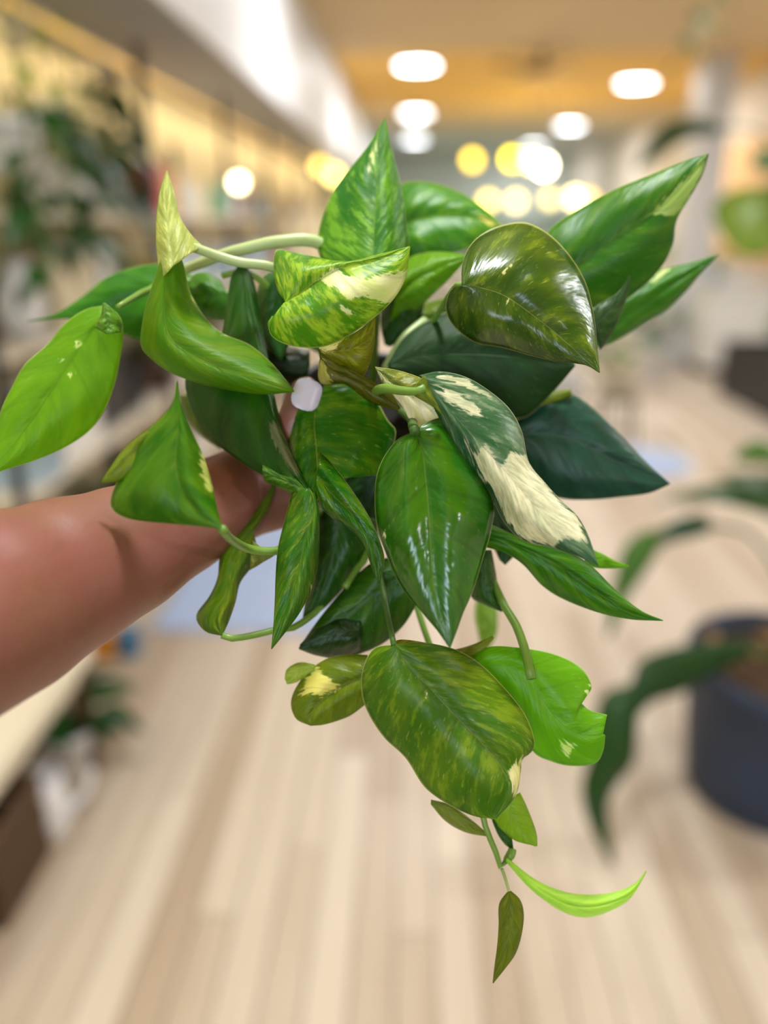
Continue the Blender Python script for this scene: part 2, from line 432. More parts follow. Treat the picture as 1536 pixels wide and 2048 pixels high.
# C large folded leaf in front
leaf(.405, [(352, 486), (330, 500), (314, 545), (296, 600), (285, 650), (283, 692), (302, 716), (342, 745), (400, 766), (470, 781), (530, 788), (588, 783)],
     [(352, 486), (338, 530), (330, 590), (330, 640), (345, 680), (385, 710), (440, 735), (500, 755), (550, 772), (588, 783)],
     [(352, 486), (368, 535), (378, 580), (400, 622), (428, 655), (452, 671), (500, 691), (540, 724), (570, 758), (588, 783)],
     dz=(.016, 0, .022), base=.016, tip=.006, puff=.005, mat=LM('fold', (66, 126, 12), (130, 164, 28), streak=.25, transl=.5, glow=(140, 180, 20), rough=.5),
     cream=[[(376, 570), (396, 616), (426, 655), (456, 676), (440, 640), (405, 600)]])
leaf(.418, [(320, 560), (313, 480), (314, 430), (320, 385), (334, 341)], [(348, 530), (340, 480), (334, 430), (330, 385), (334, 341)],
     [(404, 492), (382, 470), (360, 435), (349, 390), (334, 341)], dz=(.012, 0, .012), base=-.004, tip=.012, puff=.004,
     mat=LM('pale_spike', (150, 172, 70), (206, 214, 140), streak=.6, transl=.4, rough=.45, pale=.2), label='pale curled back lobe of the folded leaf')
# D long dark leaf hanging behind C
leaf(.436, [(484, 524), (462, 555), (452, 620), (440, 680), (395, 725), (371, 760), (380, 812), (404, 858), (440, 893), (500, 936), (560, 966), (600, 984), (634, 1007)],
     [(486, 524), (490, 600), (500, 680), (515, 760), (540, 850), (575, 930), (606, 975), (634, 1007)],
     [(488, 524), (506, 560), (520, 630), (533, 700), (546, 780), (563, 850), (585, 910), (610, 965), (634, 1007)],
     dz=(.012, 0, .006), base=.02, tip=-.026, puff=.004, mat=LM('dark_hang', (14, 66, 8), (48, 96, 22), streak=.3, transl=.15, cream=(110, 116, 80), rough=.36),
     cream=[[(535, 850), (552, 840), (602, 950), (590, 950), (560, 910)]])  # grey-olive streak puts the lit stripe of the right half into the colour
# E the cream-splashed leaf in the middle, folded along its midrib
leaf(.398, [(573, 604), (556, 580), (549, 545), (552, 502), (585, 505), (625, 513), (690, 524), (760, 509), (820, 493)],
     [(568, 606), (600, 586), (636, 560), (668, 542), (705, 527), (760, 514), (820, 493)],
     [(545, 636), (538, 655), (548, 676), (585, 692), (640, 694), (692, 674), (752, 632), (790, 594), (812, 550), (820, 493)],
     dz=(.034, 0, .004), base=.004, tip=.012, puff=.012, mat=LM('splash', (62, 132, 26), (172, 200, 60), streak=.75, transl=.4, cream=(246, 240, 204), glow=(160, 190, 40)),
     cream=[[(630, 560), (676, 532), (692, 552), (735, 558), (818, 538), (818, 560), (792, 600), (770, 612), (735, 596), (700, 594), (660, 574)],
            [(672, 604), (700, 612), (715, 632), (690, 626)]], nl=56)
leaf(.416, [(545, 632), (536, 650), (548, 672), (575, 690)], [(552, 640), (550, 655), (560, 672), (578, 688)], [(570, 620), (562, 650), (570, 672), (582, 688)], dz=(.002, 0, .004), nl=14, nw=4, puff=.001,
     mat=LM('splash_rim', (80, 150, 40), (170, 205, 100), streak=.4))
# E3, E4 olive folds under it
leaf(.414, [(636, 692), (690, 676), (735, 648), (750, 630)], [(640, 700), (690, 700), (735, 680), (750, 640)], [(645, 706), (690, 735), (724, 754), (746, 700), (750, 640)], dz=(0, 0, .008), puff=.003,
     mat=LM('olive_fold', (92, 112, 14), (170, 180, 40), streak=.5, transl=.4, cream=(244, 236, 190)), cream=[[(636, 692), (690, 672), (668, 700), (646, 706)]], nl=26)
leaf(.420, [(636, 696), (660, 716), (700, 738), (740, 760), (775, 780), (800, 815)], [(640, 715), (660, 738), (700, 758), (740, 778), (775, 800), (800, 816)],
     [(638, 730), (637, 755), (648, 769), (690, 768), (735, 800), (775, 815), (800, 818)], dz=(-.002, 0, .010), puff=.003,
     mat=LM('olive_band', (66, 84, 14), (110, 120, 30), streak=.3, transl=.3, cream=(190, 186, 96)), cream=[[(630, 720), (650, 722), (668, 775), (632, 780)]], nl=30)
# F upright leaf at the crown
leaf(.446, [(720, 560), (660, 540), (637, 505), (637, 468), (647, 428), (667, 384), (691, 349), (720, 314), (745, 279), (760, 253), (770, 237)],
     [(745, 560), (746, 510), (749, 450), (752, 395), (753, 340), (758, 290), (770, 237)],
     [(770, 560), (800, 530), (816, 495), (812, 448), (806, 402), (799, 360), (789, 320), (780, 284), (775, 257), (770, 237)],
     dz=(.014, 0, .012), base=-.012, tip=.018, puff=.004, mat=LM('crown', (36, 112, 22), (136, 188, 56), streak=.6, transl=.4), cream=[[(738, 330), (752, 285), (755, 290), (742, 345)]])
# G leaves behind the crown, to its right
leaf(.505, [(790, 420), (800, 372), (840, 364), (885, 372), (930, 391), (972, 420), (1012, 457)], [(790, 470), (830, 440), (880, 430), (930, 432), (975, 442), (1012, 457)],
     [(790, 520), (850, 515), (905, 506), (950, 490), (985, 472), (1012, 457)], dz=(.012, 0, -.004), mat=LM('behind_crown', (48, 122, 20), (128, 178, 40), streak=.5, transl=.35, cream=(222, 212, 120)),
     cream=[[(955, 425), (1000, 452), (985, 455), (960, 440)]])
leaf(.470, [(790, 560), (815, 520), (850, 507), (890, 505), (938, 512)], [(790, 600), (830, 560), (880, 535), (938, 512)], [(780, 650), (830, 622), (880, 575), (915, 540), (938, 512)], mat=LM('lime_back', (88, 150, 20), (130, 180, 30), streak=.2, transl=.45), nl=26)
leaf(.492, [(770, 660), (820, 620), (870, 600), (930, 590)], [(770, 670), (830, 645), (880, 630), (930, 600)], [(770, 690), (830, 680), (890, 660), (930, 620)], mat=LM('lime_back_low', (70, 110, 16), (140, 160, 36), streak=.35, transl=.4), nl=24)
# H broad olive heart leaf
leaf(.396, [(924, 570), (924, 535), (935, 500), (957, 474), (992, 455), (1040, 445), (1076, 455), (1112, 481), (1146, 521), (1170, 564), (1182, 605), (1190, 650), (1194, 695), (1199, 745)],
     [(924, 572), (960, 575), (1010, 592), (1060, 627), (1110, 666), (1160, 710), (1199, 745)],
     [(922, 574), (904, 578), (893, 604), (896, 632), (916, 660), (952, 685), (1002, 694), (1060, 710), (1112, 722), (1150, 726), (1176, 731), (1199, 745)],
     dz=(.030, 0, .024), base=.004, tip=.004, puff=.007, wav=.002, mat=LM('heart', (48, 84, 16), (136, 158, 34), streak=.45, transl=.22, rough=.26, cream=(226, 220, 160), edge=.9, tint=False, spec=.5), nl=52,
     cream=[[(1006, 548), (1022, 528), (1026, 532), (1012, 552)], [(1012, 590), (1020, 598), (1014, 610)]])
# I, J leaves reaching right
leaf(.462, [(1060, 520), (1096, 464), (1130, 435), (1182, 404), (1242, 374), (1302, 350), (1355, 328), (1388, 316), (1417, 308)],
     [(1060, 575), (1110, 555), (1165, 522), (1210, 490), (1258, 458), (1300, 430), (1350, 388), (1390, 345), (1417, 308)],
     [(1060, 640), (1130, 640), (1200, 625), (1265, 590), (1318, 540), (1345, 490), (1352, 442), (1378, 396), (1404, 350), (1417, 308)],
     dz=(.008, 0, .016), base=.01, tip=-.012, puff=.005, mat=LM('reach', (36, 104, 20), (96, 150, 56), streak=.4, transl=.3, cream=(176, 202, 120)),
     cream=[[(1284, 443), (1330, 400), (1412, 312), (1398, 362), (1376, 398), (1350, 434), (1320, 432)]], nl=52)
leaf(.486, [(1150, 680), (1200, 632), (1240, 592), (1282, 560), (1322, 540), (1382, 526), (1438, 508)], [(1150, 690), (1220, 650), (1280, 610), (1340, 570), (1390, 540), (1438, 508)],
     [(1150, 700), (1202, 692), (1245, 674), (1290, 645), (1332, 620), (1372, 582), (1402, 546), (1438, 508)], dz=(.006, 0, .010), mat=LM('reach_low', (40, 112, 22), (84, 150, 50), streak=.25, transl=.35, cream=(206, 216, 150)),
     cream=[[(1290, 566), (1325, 540), (1345, 538), (1310, 568)]])
leaf(.448, [(1180, 620), (1206, 604), (1232, 588), (1250, 568), (1261, 551)], [(1190, 650), (1212, 630), (1236, 605), (1261, 551)], [(1200, 700), (1216, 680), (1236, 640), (1254, 590), (1261, 551)], dz=(.002, 0, .008), puff=.001,
     mat=LM('dark_curl', (20, 62, 34), (60, 110, 60), streak=.3, transl=.1), nl=24, nw=5)
# K big leaf under H, its shade put into the dark green
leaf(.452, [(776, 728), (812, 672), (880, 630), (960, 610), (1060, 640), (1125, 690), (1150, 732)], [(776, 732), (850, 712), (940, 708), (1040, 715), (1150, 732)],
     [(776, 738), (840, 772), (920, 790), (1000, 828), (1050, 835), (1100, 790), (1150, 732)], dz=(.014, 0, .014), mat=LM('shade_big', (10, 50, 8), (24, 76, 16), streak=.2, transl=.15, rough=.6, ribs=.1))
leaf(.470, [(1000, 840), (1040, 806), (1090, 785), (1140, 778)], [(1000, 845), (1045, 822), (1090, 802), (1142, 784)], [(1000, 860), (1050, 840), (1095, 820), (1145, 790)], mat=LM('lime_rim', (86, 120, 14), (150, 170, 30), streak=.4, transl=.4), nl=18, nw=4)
# L blue-green leaf on the right, bluish sheen put into its colour
leaf(.468, [(1030, 850), (1066, 802), (1110, 780), (1152, 791), (1202, 831), (1252, 882), (1294, 926), (1340, 968)], [(1030, 870), (1090, 868), (1150, 882), (1210, 912), (1270, 940), (1340, 968)],
     [(1030, 900), (1062, 935), (1088, 982), (1130, 998), (1190, 999), (1240, 994), (1298, 986), (1340, 968)], dz=(.010, 0, .006), puff=.005, mat=LM('bluegreen_sheen', (14, 62, 46), (42, 100, 74), streak=.1, transl=.12, rough=.42, tint=False))
# M the strongly variegated leaf
leaf(.376, [(838, 752), (880, 744), (932, 755), (982, 785), (1020, 820), (1044, 866), (1057, 925), (1086, 962), (1122, 1002), (1154, 1032), (1176, 1072), (1196, 1131)],
     [(842, 752), (872, 790), (915, 838), (960, 888), (1002, 934), (1046, 985), (1092, 1040), (1142, 1092), (1196, 1131)],
     [(846, 752), (858, 792), (880, 838), (910, 892), (945, 952), (985, 1000), (1010, 1046), (1046, 1080), (1100, 1094), (1150, 1110), (1196, 1131)],
     dz=(.020, 0, .014), base=.018, tip=.002, puff=.005, wav=.002, mat=LM('variegated', (30, 90, 46), (150, 172, 132), streak=.5, transl=.3, tint=False, cream=(238, 232, 204), rough=.38, vein=.35, marble=.6), nl=56,
     cream=[[(880, 748), (935, 760), (985, 795), (960, 790), (900, 765), (870, 756)], [(865, 772), (900, 780), (960, 815), (985, 838), (940, 828), (890, 800)],
            [(925, 872), (955, 905), (972, 890), (1002, 932), (1020, 905), (1052, 912), (1088, 965), (1122, 1004), (1158, 1040), (1172, 1085), (1130, 1075), (1110, 1092), (1046, 1078), (1012, 1040), (1000, 1000), (965, 955)]])
leaf(.404, [(750, 734), (790, 740), (830, 752), (850, 764), (878, 800)], [(752, 738), (785, 765), (820, 790), (850, 810), (882, 836)], [(754, 740), (768, 772), (800, 805), (822, 842), (845, 856), (884, 842)], dz=(.004, 0, .010), puff=.003,
     mat=LM('cream_under', (80, 110, 30), (190, 190, 90), streak=.4, transl=.3, cream=(244, 240, 216)), cream=[[(750, 735), (790, 775), (860, 800), (890, 845), (830, 860), (775, 780)]], nl=26)
stem([(735, 800, .49), (748, 785, .43), (770, 777, .402), (800, 781, .394), (832, 783, .388), (850, 776, .385)], [.0022, .0024, .0026, .0028, .0026, .002], M_stem)
leaf(.386, [(846, 752), (836, 765), (826, 780), (818, 785)], [(848, 752), (848, 780), (856, 800), (870, 815)], [(850, 752), (862, 785), (872, 805), (884, 828)], dz=(.004, 0, .002), nl=14, nw=4, puff=.001, mat=LM('variegated_base', (86, 120, 30), (140, 160, 60), streak=.3))
# N glossy front leaf
leaf(.372, [(830, 862), (795, 880), (768, 915), (753, 955), (750, 1010), (756, 1060), (770, 1100), (790, 1150), (812, 1186), (842, 1222), (876, 1262), (900, 1296)],
     [(832, 860), (845, 905), (852, 960), (857, 1015), (860, 1070), (863, 1120), (869, 1175), (881, 1232), (900, 1296)],
     [(834, 858), (865, 840), (890, 838), (912, 862), (945, 930), (986, 1000), (982, 1060), (967, 1112), (946, 1180), (926, 1226), (913, 1262), (900, 1296)],
     dz=(.016, 0, .014), base=.022, tip=.006, puff=.007, wav=.0022, arch=.004, mat=LM('glossy', (28, 94, 10), (70, 128, 20), streak=.12, transl=.2, rough=.19, vein=.8, spec=.75), nl=56,
     cream=[[(765, 1080), (775, 1050), (778, 1052), (772, 1085)]])
# O split leaf left of N
leaf(.418, [(640, 772), (595, 800), (575, 860), (580, 930), (600, 990), (632, 1010)], [(632, 800), (628, 850), (632, 900), (634, 950), (632, 1010)],
     [(650, 768), (700, 770), (745, 792), (775, 840), (792, 870), (760, 948), (700, 936), (658, 924)], dz=(.012, 0, .012), base=.014, tip=-.004, puff=.004,
     mat=LM('split', (22, 92, 14), (110, 160, 36), streak=.32, transl=.25, rough=.24),
     patches=[(.412, [(640, 905), (660, 924), (690, 962), (728, 1018), (750, 1060), (768, 1115), (760, 1165)], [(634, 950), (660, 985), (700, 1025), (735, 1075), (750, 1115), (758, 1165)],
               [(630, 1000), (658, 1030), (700, 1056), (728, 1088), (742, 1130), (757, 1165)], (.006, 0, .006), .002, -.002, .004, .0015, 0)])
# P narrow speckled leaf with its lobe
leaf(.404, [(605, 975), (585, 985), (578, 1010), (566, 1055), (556, 1100), (552, 1150), (550, 1210), (547, 1258), (543, 1298)], [(620, 980), (628, 1020), (612, 1080), (594, 1145), (575, 1210), (543, 1298)],
     [(630, 990), (637, 1020), (638, 1065), (635, 1120), (624, 1172), (602, 1220), (572, 1262), (543, 1298)], dz=(.008, 0, .008), base=.006, puff=.004,
     mat=LM('narrow', (38, 104, 20), (140, 170, 44), streak=.5, transl=.3, cream=(230, 224, 160)), cream=[[(612, 1215), (622, 1170), (627, 1175), (612, 1230), (600, 1238)]],
     patches=[(.412, [(622, 980), (590, 955), (555, 945), (525, 930)], [(622, 990), (592, 970), (560, 958), (525, 945)], [(622, 1010), (592, 992), (560, 975), (530, 962)], (.004, 0, .004), 0, .006, .002, .001, 0)])
# Q fluted leaf over the wrist, tip up
leaf(.350, [(353, 762), (347, 805), (322, 840), (286, 871), (256, 918), (236, 960), (222, 998), (228, 1022), (262, 1038), (330, 1046), (400, 1052), (444, 1058)],
     [(353, 762), (357, 815), (356, 870), (352, 925), (362, 975), (396, 1022), (444, 1058)],
     [(353, 762), (362, 810), (385, 868), (406, 912), (424, 970), (434, 1018), (444, 1058)], dz=(.014, 0, .016), base=.018, tip=.008, puff=.006,
     mat=LM('flute', (44, 108, 14), (110, 164, 34), streak=.25, transl=.4, glow=(90, 170, 30), rough=.42, cream=(236, 228, 150)), cream=[[(398, 905), (412, 915), (428, 985), (412, 985), (402, 950)]])
leaf(.372, [(346, 812), (305, 852), (255, 892), (225, 930), (203, 962)], [(346, 820), (310, 862), (262, 905), (232, 940), (203, 962)], [(346, 830), (318, 880), (280, 925), (245, 960), (203, 964)], dz=(.002, 0, .002), puff=.001,
     mat=LM('flute_back', (96, 132, 40), (150, 176, 70), streak=.3, transl=.4), nl=20, nw=4)
# R twisted leaf under the wrist
leaf(.418, [(550, 960), (520, 1010), (470, 1070), (442, 1110), (436, 1155), (420, 1192), (395, 1226), (396, 1245), (414, 1264), (444, 1271)], [(550, 965), (525, 1035), (485, 1090), (460, 1150), (450, 1200), (430, 1240), (444, 1271)],
     [(550, 975), (535, 1020), (508, 1060), (512, 1090), (508, 1125), (480, 1165), (470, 1205), (456, 1245), (444, 1271)], dz=(.008, 0, .010), base=.03, tip=0, puff=.004,
     mat=LM('twist', (58, 104, 16), (120, 150, 50), streak=.45, transl=.35, cream=(200, 196, 130)))
leaf(.428, [(505, 1080), (530, 1100), (555, 1102)], [(502, 1110), (530, 1112), (556, 1104)], [(500, 1140), (525, 1125), (556, 1106)], dz=(.002, 0, .002), nl=12, nw=4, puff=.001, mat=LM('twist_lobe', (96, 120, 50), (150, 160, 90), streak=.4))
# S shaded leaves low in the middle
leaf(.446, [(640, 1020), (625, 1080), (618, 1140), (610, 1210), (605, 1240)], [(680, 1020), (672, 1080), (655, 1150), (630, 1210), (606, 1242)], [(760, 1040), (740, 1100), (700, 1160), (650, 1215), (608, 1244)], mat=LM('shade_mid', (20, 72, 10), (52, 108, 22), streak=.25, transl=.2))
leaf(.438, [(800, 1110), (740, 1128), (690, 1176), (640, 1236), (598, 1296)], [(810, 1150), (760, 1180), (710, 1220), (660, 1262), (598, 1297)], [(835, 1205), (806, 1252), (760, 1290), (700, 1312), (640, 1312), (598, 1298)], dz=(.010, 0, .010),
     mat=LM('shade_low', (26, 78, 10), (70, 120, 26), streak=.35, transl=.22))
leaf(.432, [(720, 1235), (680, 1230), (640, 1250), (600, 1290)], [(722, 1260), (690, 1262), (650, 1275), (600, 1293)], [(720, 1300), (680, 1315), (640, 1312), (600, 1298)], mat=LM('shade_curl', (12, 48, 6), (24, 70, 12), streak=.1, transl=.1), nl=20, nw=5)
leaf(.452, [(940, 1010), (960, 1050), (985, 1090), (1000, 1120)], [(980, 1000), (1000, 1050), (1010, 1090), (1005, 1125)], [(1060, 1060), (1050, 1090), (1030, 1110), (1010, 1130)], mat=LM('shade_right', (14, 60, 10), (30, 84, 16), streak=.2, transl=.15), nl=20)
# T big lower leaf
leaf(.380, [(788, 1290), (748, 1298), (726, 1338), (724, 1388), (740, 1432), (770, 1476), (812, 1516), (850, 1574), (900, 1610), (950, 1632), (992, 1637)],
     [(790, 1288), (815, 1330), (860, 1376), (910, 1430), (960, 1482), (1000, 1530), (1018, 1580), (992, 1637)],
     [(792, 1288), (850, 1286), (912, 1300), (962, 1330), (1012, 1380), (1050, 1430), (1068, 1480), (1062, 1504), (1044, 1518), (1040, 1548), (1030, 1592), (992, 1637)],
     dz=(.014, 0, .014), base=.012, tip=.012, puff=.006, wav=.002, mat=LM('lower', (56, 112, 14), (142, 168, 40), streak=.55, transl=.38, rough=.38), nl=56,
     cream=[[(836, 1370), (844, 1366), (852, 1390), (846, 1400)], [(1015, 1540), (1045, 1512), (1042, 1560), (1030, 1600)]])
leaf(.404, [(782, 1290), (800, 1280), (840, 1284), (870, 1292)], [(786, 1296), (805, 1292), (840, 1292), (870, 1298)], [(790, 1306), (808, 1306), (840, 1302), (872, 1304)], dz=(.002, 0, .002), nl=12, nw=4, puff=.001, mat=LM('lower_fold', (150, 160, 70), (206, 206, 130), streak=.5))
# U bitten lime leaf at lower right
leaf(.412, [(945, 1310), (985, 1293), (1048, 1297), (1110, 1309), (1160, 1334), (1182, 1368), (1176, 1386), (1156, 1396), (1178, 1420), (1214, 1430)],
     [(955, 1330), (1010, 1330), (1060, 1356), (1085, 1400), (1120, 1446), (1160, 1468), (1206, 1468)],
     [(955, 1370), (1010, 1420), (1064, 1500), (1100, 1521), (1142, 1531), (1190, 1526), (1206, 1500), (1210, 1470)],
     dz=(.006, 0, .014), base=.01, puff=.004, mat=LM('bitten', (82, 144, 18), (142, 190, 44), streak=.25, transl=.45, glow=(130, 200, 30)), nl=48,
     cream=[[(1150, 1395), (1178, 1372), (1180, 1384)], [(1120, 1478), (1150, 1490), (1138, 1510), (1118, 1496)]])
# V rounded lime leaf behind T
leaf(.424, [(735, 1310), (690, 1310), (645, 1322), (604, 1358), (583, 1400), (592, 1436), (622, 1451)], [(735, 1350), (690, 1370), (650, 1395), (625, 1425), (622, 1451)], [(740, 1400), (705, 1428), (672, 1442), (645, 1449), (622, 1451)], dz=(.008, 0, .006),
     mat=LM('round_lime', (84, 120, 16), (150, 166, 50), streak=.4, transl=.42, cream=(222, 218, 140)), cream=[[(598, 1388), (630, 1330), (680, 1376), (640, 1392)]])
leaf(.430, [(630, 1330), (600, 1325), (575, 1338), (570, 1358)], [(630, 1336), (602, 1340), (584, 1350), (572, 1362)], [(628, 1346), (606, 1356), (592, 1364), (574, 1368)], nl=14, nw=4, puff=.002, dz=(.003, 0, .003), mat=LM('pale_curl', (160, 186, 90), (206, 216, 140), streak=.4, transl=.45))
# W, X small leaves under T
leaf(.425, [(862, 1600), (900, 1610), (942, 1640), (980, 1673)], [(862, 1604), (900, 1622), (940, 1650), (980, 1673)], [(862, 1608), (892, 1642), (932, 1664), (980, 1673)], dz=(.003, 0, .004), puff=.002, mat=LM('under_narrow', (96, 128, 50), (140, 164, 80), streak=.3, transl=.3), nl=22, nw=5)
leaf(.420, [(1040, 1585), (1058, 1625), (1072, 1665), (1074, 1692)], [(1015, 1600), (1030, 1640), (1055, 1675), (1070, 1692)], [(975, 1630), (1000, 1655), (1030, 1680), (1066, 1690)], dz=(.004, 0, .010), puff=.003, mat=LM('under_lime', (110, 160, 50), (150, 190, 80), streak=.2, transl=.45), nl=22, nw=6)
leaf(.428, [(985, 1638), (1006, 1648), (1022, 1670), (1026, 1698)], [(985, 1640), (1000, 1660), (1016, 1680), (1025, 1698)], [(985, 1642), (996, 1668), (1010, 1688), (1024, 1698)], dz=(.001, 0, .001), puff=.001, mat=LM('under_dark', (30, 84, 20), (60, 110, 40), streak=.2, transl=.2), nl=14, nw=4)
# Y new leaf still rolled, Z small drop leaf
leaf(.424, [(1014, 1716), (1068, 1758), (1128, 1784), (1182, 1790), (1232, 1784), (1270, 1768), (1292, 1742)], [(1013, 1719), (1064, 1766), (1124, 1802), (1178, 1812), (1228, 1802), (1266, 1780), (1292, 1742)],
     [(1012, 1722), (1060, 1776), (1120, 1820), (1172, 1834), (1222, 1820), (1262, 1794), (1292, 1744)], dz=(.010, 0, .010), puff=.004, base=-.004, tip=.01, mat=LM('rolled', (176, 214, 100), (216, 234, 156), streak=.25, transl=.45, edge=.2), label='pale unrolling new leaf', nl=36, nw=6)
leaf(.415, [(1017, 1782), (999, 1808), (998, 1850), (995, 1892), (990, 1930), (986, 1966)], [(1019, 1782), (1020, 1820), (1018, 1860), (1012, 1900), (1002, 1935), (986, 1966)], [(1021, 1782), (1040, 1800), (1047, 1830), (1042, 1872), (1030, 1908), (1010, 1936), (986, 1966)],
     dz=(.005, 0, .005), puff=.002, mat=LM('drop', (84, 116, 16), (120, 148, 34), streak=.15, transl=.4, rough=.45), nl=30, nw=6)
# AA leaf pointing right under M, AB its neighbour, AC dark one
leaf(.416, [(960, 1040), (1010, 1062), (1062, 1086), (1130, 1100), (1182, 1132), (1232, 1182), (1282, 1222), (1326, 1241)], [(962, 1070), (1020, 1085), (1080, 1110), (1140, 1145), (1200, 1188), (1260, 1222), (1326, 1241)],
     [(965, 1092), (1010, 1105), (1048, 1130), (1086, 1172), (1132, 1200), (1202, 1226), (1262, 1238), (1326, 1241)], dz=(.004, 0, .010), base=.012, puff=.004, mat=LM('lance', (40, 110, 12), (104, 164, 26), streak=.25, transl=.4, vein=1.0))
leaf(.436, [(1170, 1095), (1200, 1106), (1230, 1122), (1258, 1132)], [(1170, 1110), (1200, 1120), (1230, 1128), (1258, 1133)], [(1170, 1130), (1200, 1136), (1230, 1136), (1258, 1134)], dz=(.002, 0, .002), nl=14, nw=4, puff=.001, mat=LM('lime_spike', (86, 150, 20), (130, 190, 40), streak=.2, transl=.45))
leaf(.436, [(958, 1100), (948, 1150), (942, 1192), (972, 1210), (1004, 1223)], [(968, 1100), (968, 1150), (975, 1190), (1004, 1223)], [(982, 1100), (990, 1140), (996, 1180), (1004, 1223)], mat=LM('dark_small', (22, 76, 10), (60, 116, 24), streak=.2, transl=.25), nl=20, nw=5)
# inner leaves that fill the crown's shade
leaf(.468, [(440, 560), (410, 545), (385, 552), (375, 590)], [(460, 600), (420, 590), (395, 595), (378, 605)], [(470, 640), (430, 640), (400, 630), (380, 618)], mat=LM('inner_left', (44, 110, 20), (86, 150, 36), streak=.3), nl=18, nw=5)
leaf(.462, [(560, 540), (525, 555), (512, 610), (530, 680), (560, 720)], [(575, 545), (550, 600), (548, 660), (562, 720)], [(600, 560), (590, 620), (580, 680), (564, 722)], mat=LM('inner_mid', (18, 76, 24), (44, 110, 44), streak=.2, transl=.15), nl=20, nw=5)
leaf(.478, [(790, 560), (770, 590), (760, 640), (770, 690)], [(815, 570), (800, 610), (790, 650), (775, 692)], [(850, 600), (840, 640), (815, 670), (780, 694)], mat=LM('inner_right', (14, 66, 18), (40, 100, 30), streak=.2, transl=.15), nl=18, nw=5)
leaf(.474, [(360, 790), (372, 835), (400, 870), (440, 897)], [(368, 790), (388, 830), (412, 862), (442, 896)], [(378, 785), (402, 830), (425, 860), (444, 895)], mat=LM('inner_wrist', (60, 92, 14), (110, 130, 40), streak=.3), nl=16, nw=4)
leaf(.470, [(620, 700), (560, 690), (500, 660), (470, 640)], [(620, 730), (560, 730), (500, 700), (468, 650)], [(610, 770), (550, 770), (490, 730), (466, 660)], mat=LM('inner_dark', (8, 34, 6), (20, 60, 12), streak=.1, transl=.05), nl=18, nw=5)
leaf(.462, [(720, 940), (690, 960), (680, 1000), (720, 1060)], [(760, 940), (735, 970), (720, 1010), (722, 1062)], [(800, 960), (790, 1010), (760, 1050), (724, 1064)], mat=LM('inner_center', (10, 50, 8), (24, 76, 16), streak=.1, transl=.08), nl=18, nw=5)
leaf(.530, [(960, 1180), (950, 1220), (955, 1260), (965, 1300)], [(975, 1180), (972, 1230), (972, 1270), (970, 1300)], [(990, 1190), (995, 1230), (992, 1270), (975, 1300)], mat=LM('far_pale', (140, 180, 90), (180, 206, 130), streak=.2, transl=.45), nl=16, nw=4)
leaf(.424, [(872, 1300), (905, 1300), (945, 1290), (985, 1272)], [(872, 1306), (905, 1312), (945, 1302), (986, 1274)], [(872, 1312), (910, 1326), (950, 1318), (988, 1276)], nl=14, nw=4, puff=.001, dz=(.002, 0, .002), mat=LM('small_back', (100, 130, 50), (150, 170, 80), streak=.3))

# --- vines and petioles
stem([(352, 546, .47), (400, 527, .462), (450, 508, .455), (500, 495, .452), (560, 483, .452), (640, 487, .458), (720, 560, .48), (740, 700, .50)], [.0030, .0034, .0038, .0034, .003], M_stem_pale, 'vine')
stem([(352, 486, .42), (385, 494, .425), (430, 510, .43), (480, 525, .432), (550, 536, .435), (620, 580, .46), (690, 690, .495)], [.0026, .0028, .0026, .0026, .003], M_stem_pale)
stem([(236, 614, .43), (262, 598, .445), (296, 580, .465), (360, 560, .48), (480, 600, .49), (640, 700, .505)], [.0016, .002, .002, .0026], M_stem)
stem([(445, 552, .46), (480, 545, .458), (520, 560, .46), (600, 640, .48), (680, 760, .505)], [.0018, .002, .0024], M_stem)
stem([(444, 1058, .362), (462, 1078, .385), (492, 1096, .41), (525, 1102, .416), (556, 1100, .42), (620, 1060, .44), (690, 920, .49)], [.0022, .0024, .0022, .0024], M_stem)
stem([(444, 1271, .418), (462, 1277, .42), (500, 1272, .424), (550, 1260, .428), (600, 1248, .436), (660, 1180, .455), (700, 1000, .48), (715, 880, .50)], [.0018, .002, .0022, .0026], M_stem)
stem([(830, 862, .39), (826, 852, .402), (822, 838, .425), (800, 820, .465), (780, 800, .50)], [.0028, .0026, .0026], M_stem_dark)
stem([(632, 812, .433), (634, 800, .44), (660, 785, .47), (700, 790, .505)], [.0014, .0018, .0026], M_stem)
stem([(788, 1290, .392), (778, 1245, .408), (768, 1190, .422), (758, 1130, .44), (752, 1040, .468), (745, 900, .50)], [.0016, .0015, .0018, .0024], M_stem_dark)
stem([(1063, 1357, .408), (1050, 1300, .416), (1032, 1250, .424), (1010, 1214, .432), (985, 1160, .445), (940, 1060, .47), (850, 900, .50)], [.0026, .0022, .0024, .003], M_stem)
stem([(770, 738, .47), (790, 705, .468), (810, 675, .468), (850, 640, .475)], [.0026, .003, .0026], M_stem_pale)
stem([(926, 570, .404), (912, 572, .412), (880, 620, .45), (810, 740, .50)], [.0014, .0018, .0026], M_stem)
stem([(1012, 1722, .424), (1004, 1740, .424), (990, 1700, .424), (970, 1650, .424), (950, 1560, .43), (900, 1400, .44), (830, 1200, .455), (770, 950, .495)], [.0016, .0018, .002, .0026], M_stem)
stem([(1025, 1697, .426), (1022, 1708, .425), (1012, 1722, .424)], [.0022, .0026, .002], M_stem)
stem([(1018, 1783, .415), (1012, 1762, .418), (1004, 1738, .424)], [.0008, .001], M_stem_pale)
stem([(690, 1175, .44), (712, 1140, .448), (735, 1100, .455), (742, 980, .485)], [.002, .0024, .0026], M_stem)
stem([(745, 515, .436), (748, 560, .446), (750, 660, .48), (745, 780, .51)], [.0026, .0028, .003], M_stem)
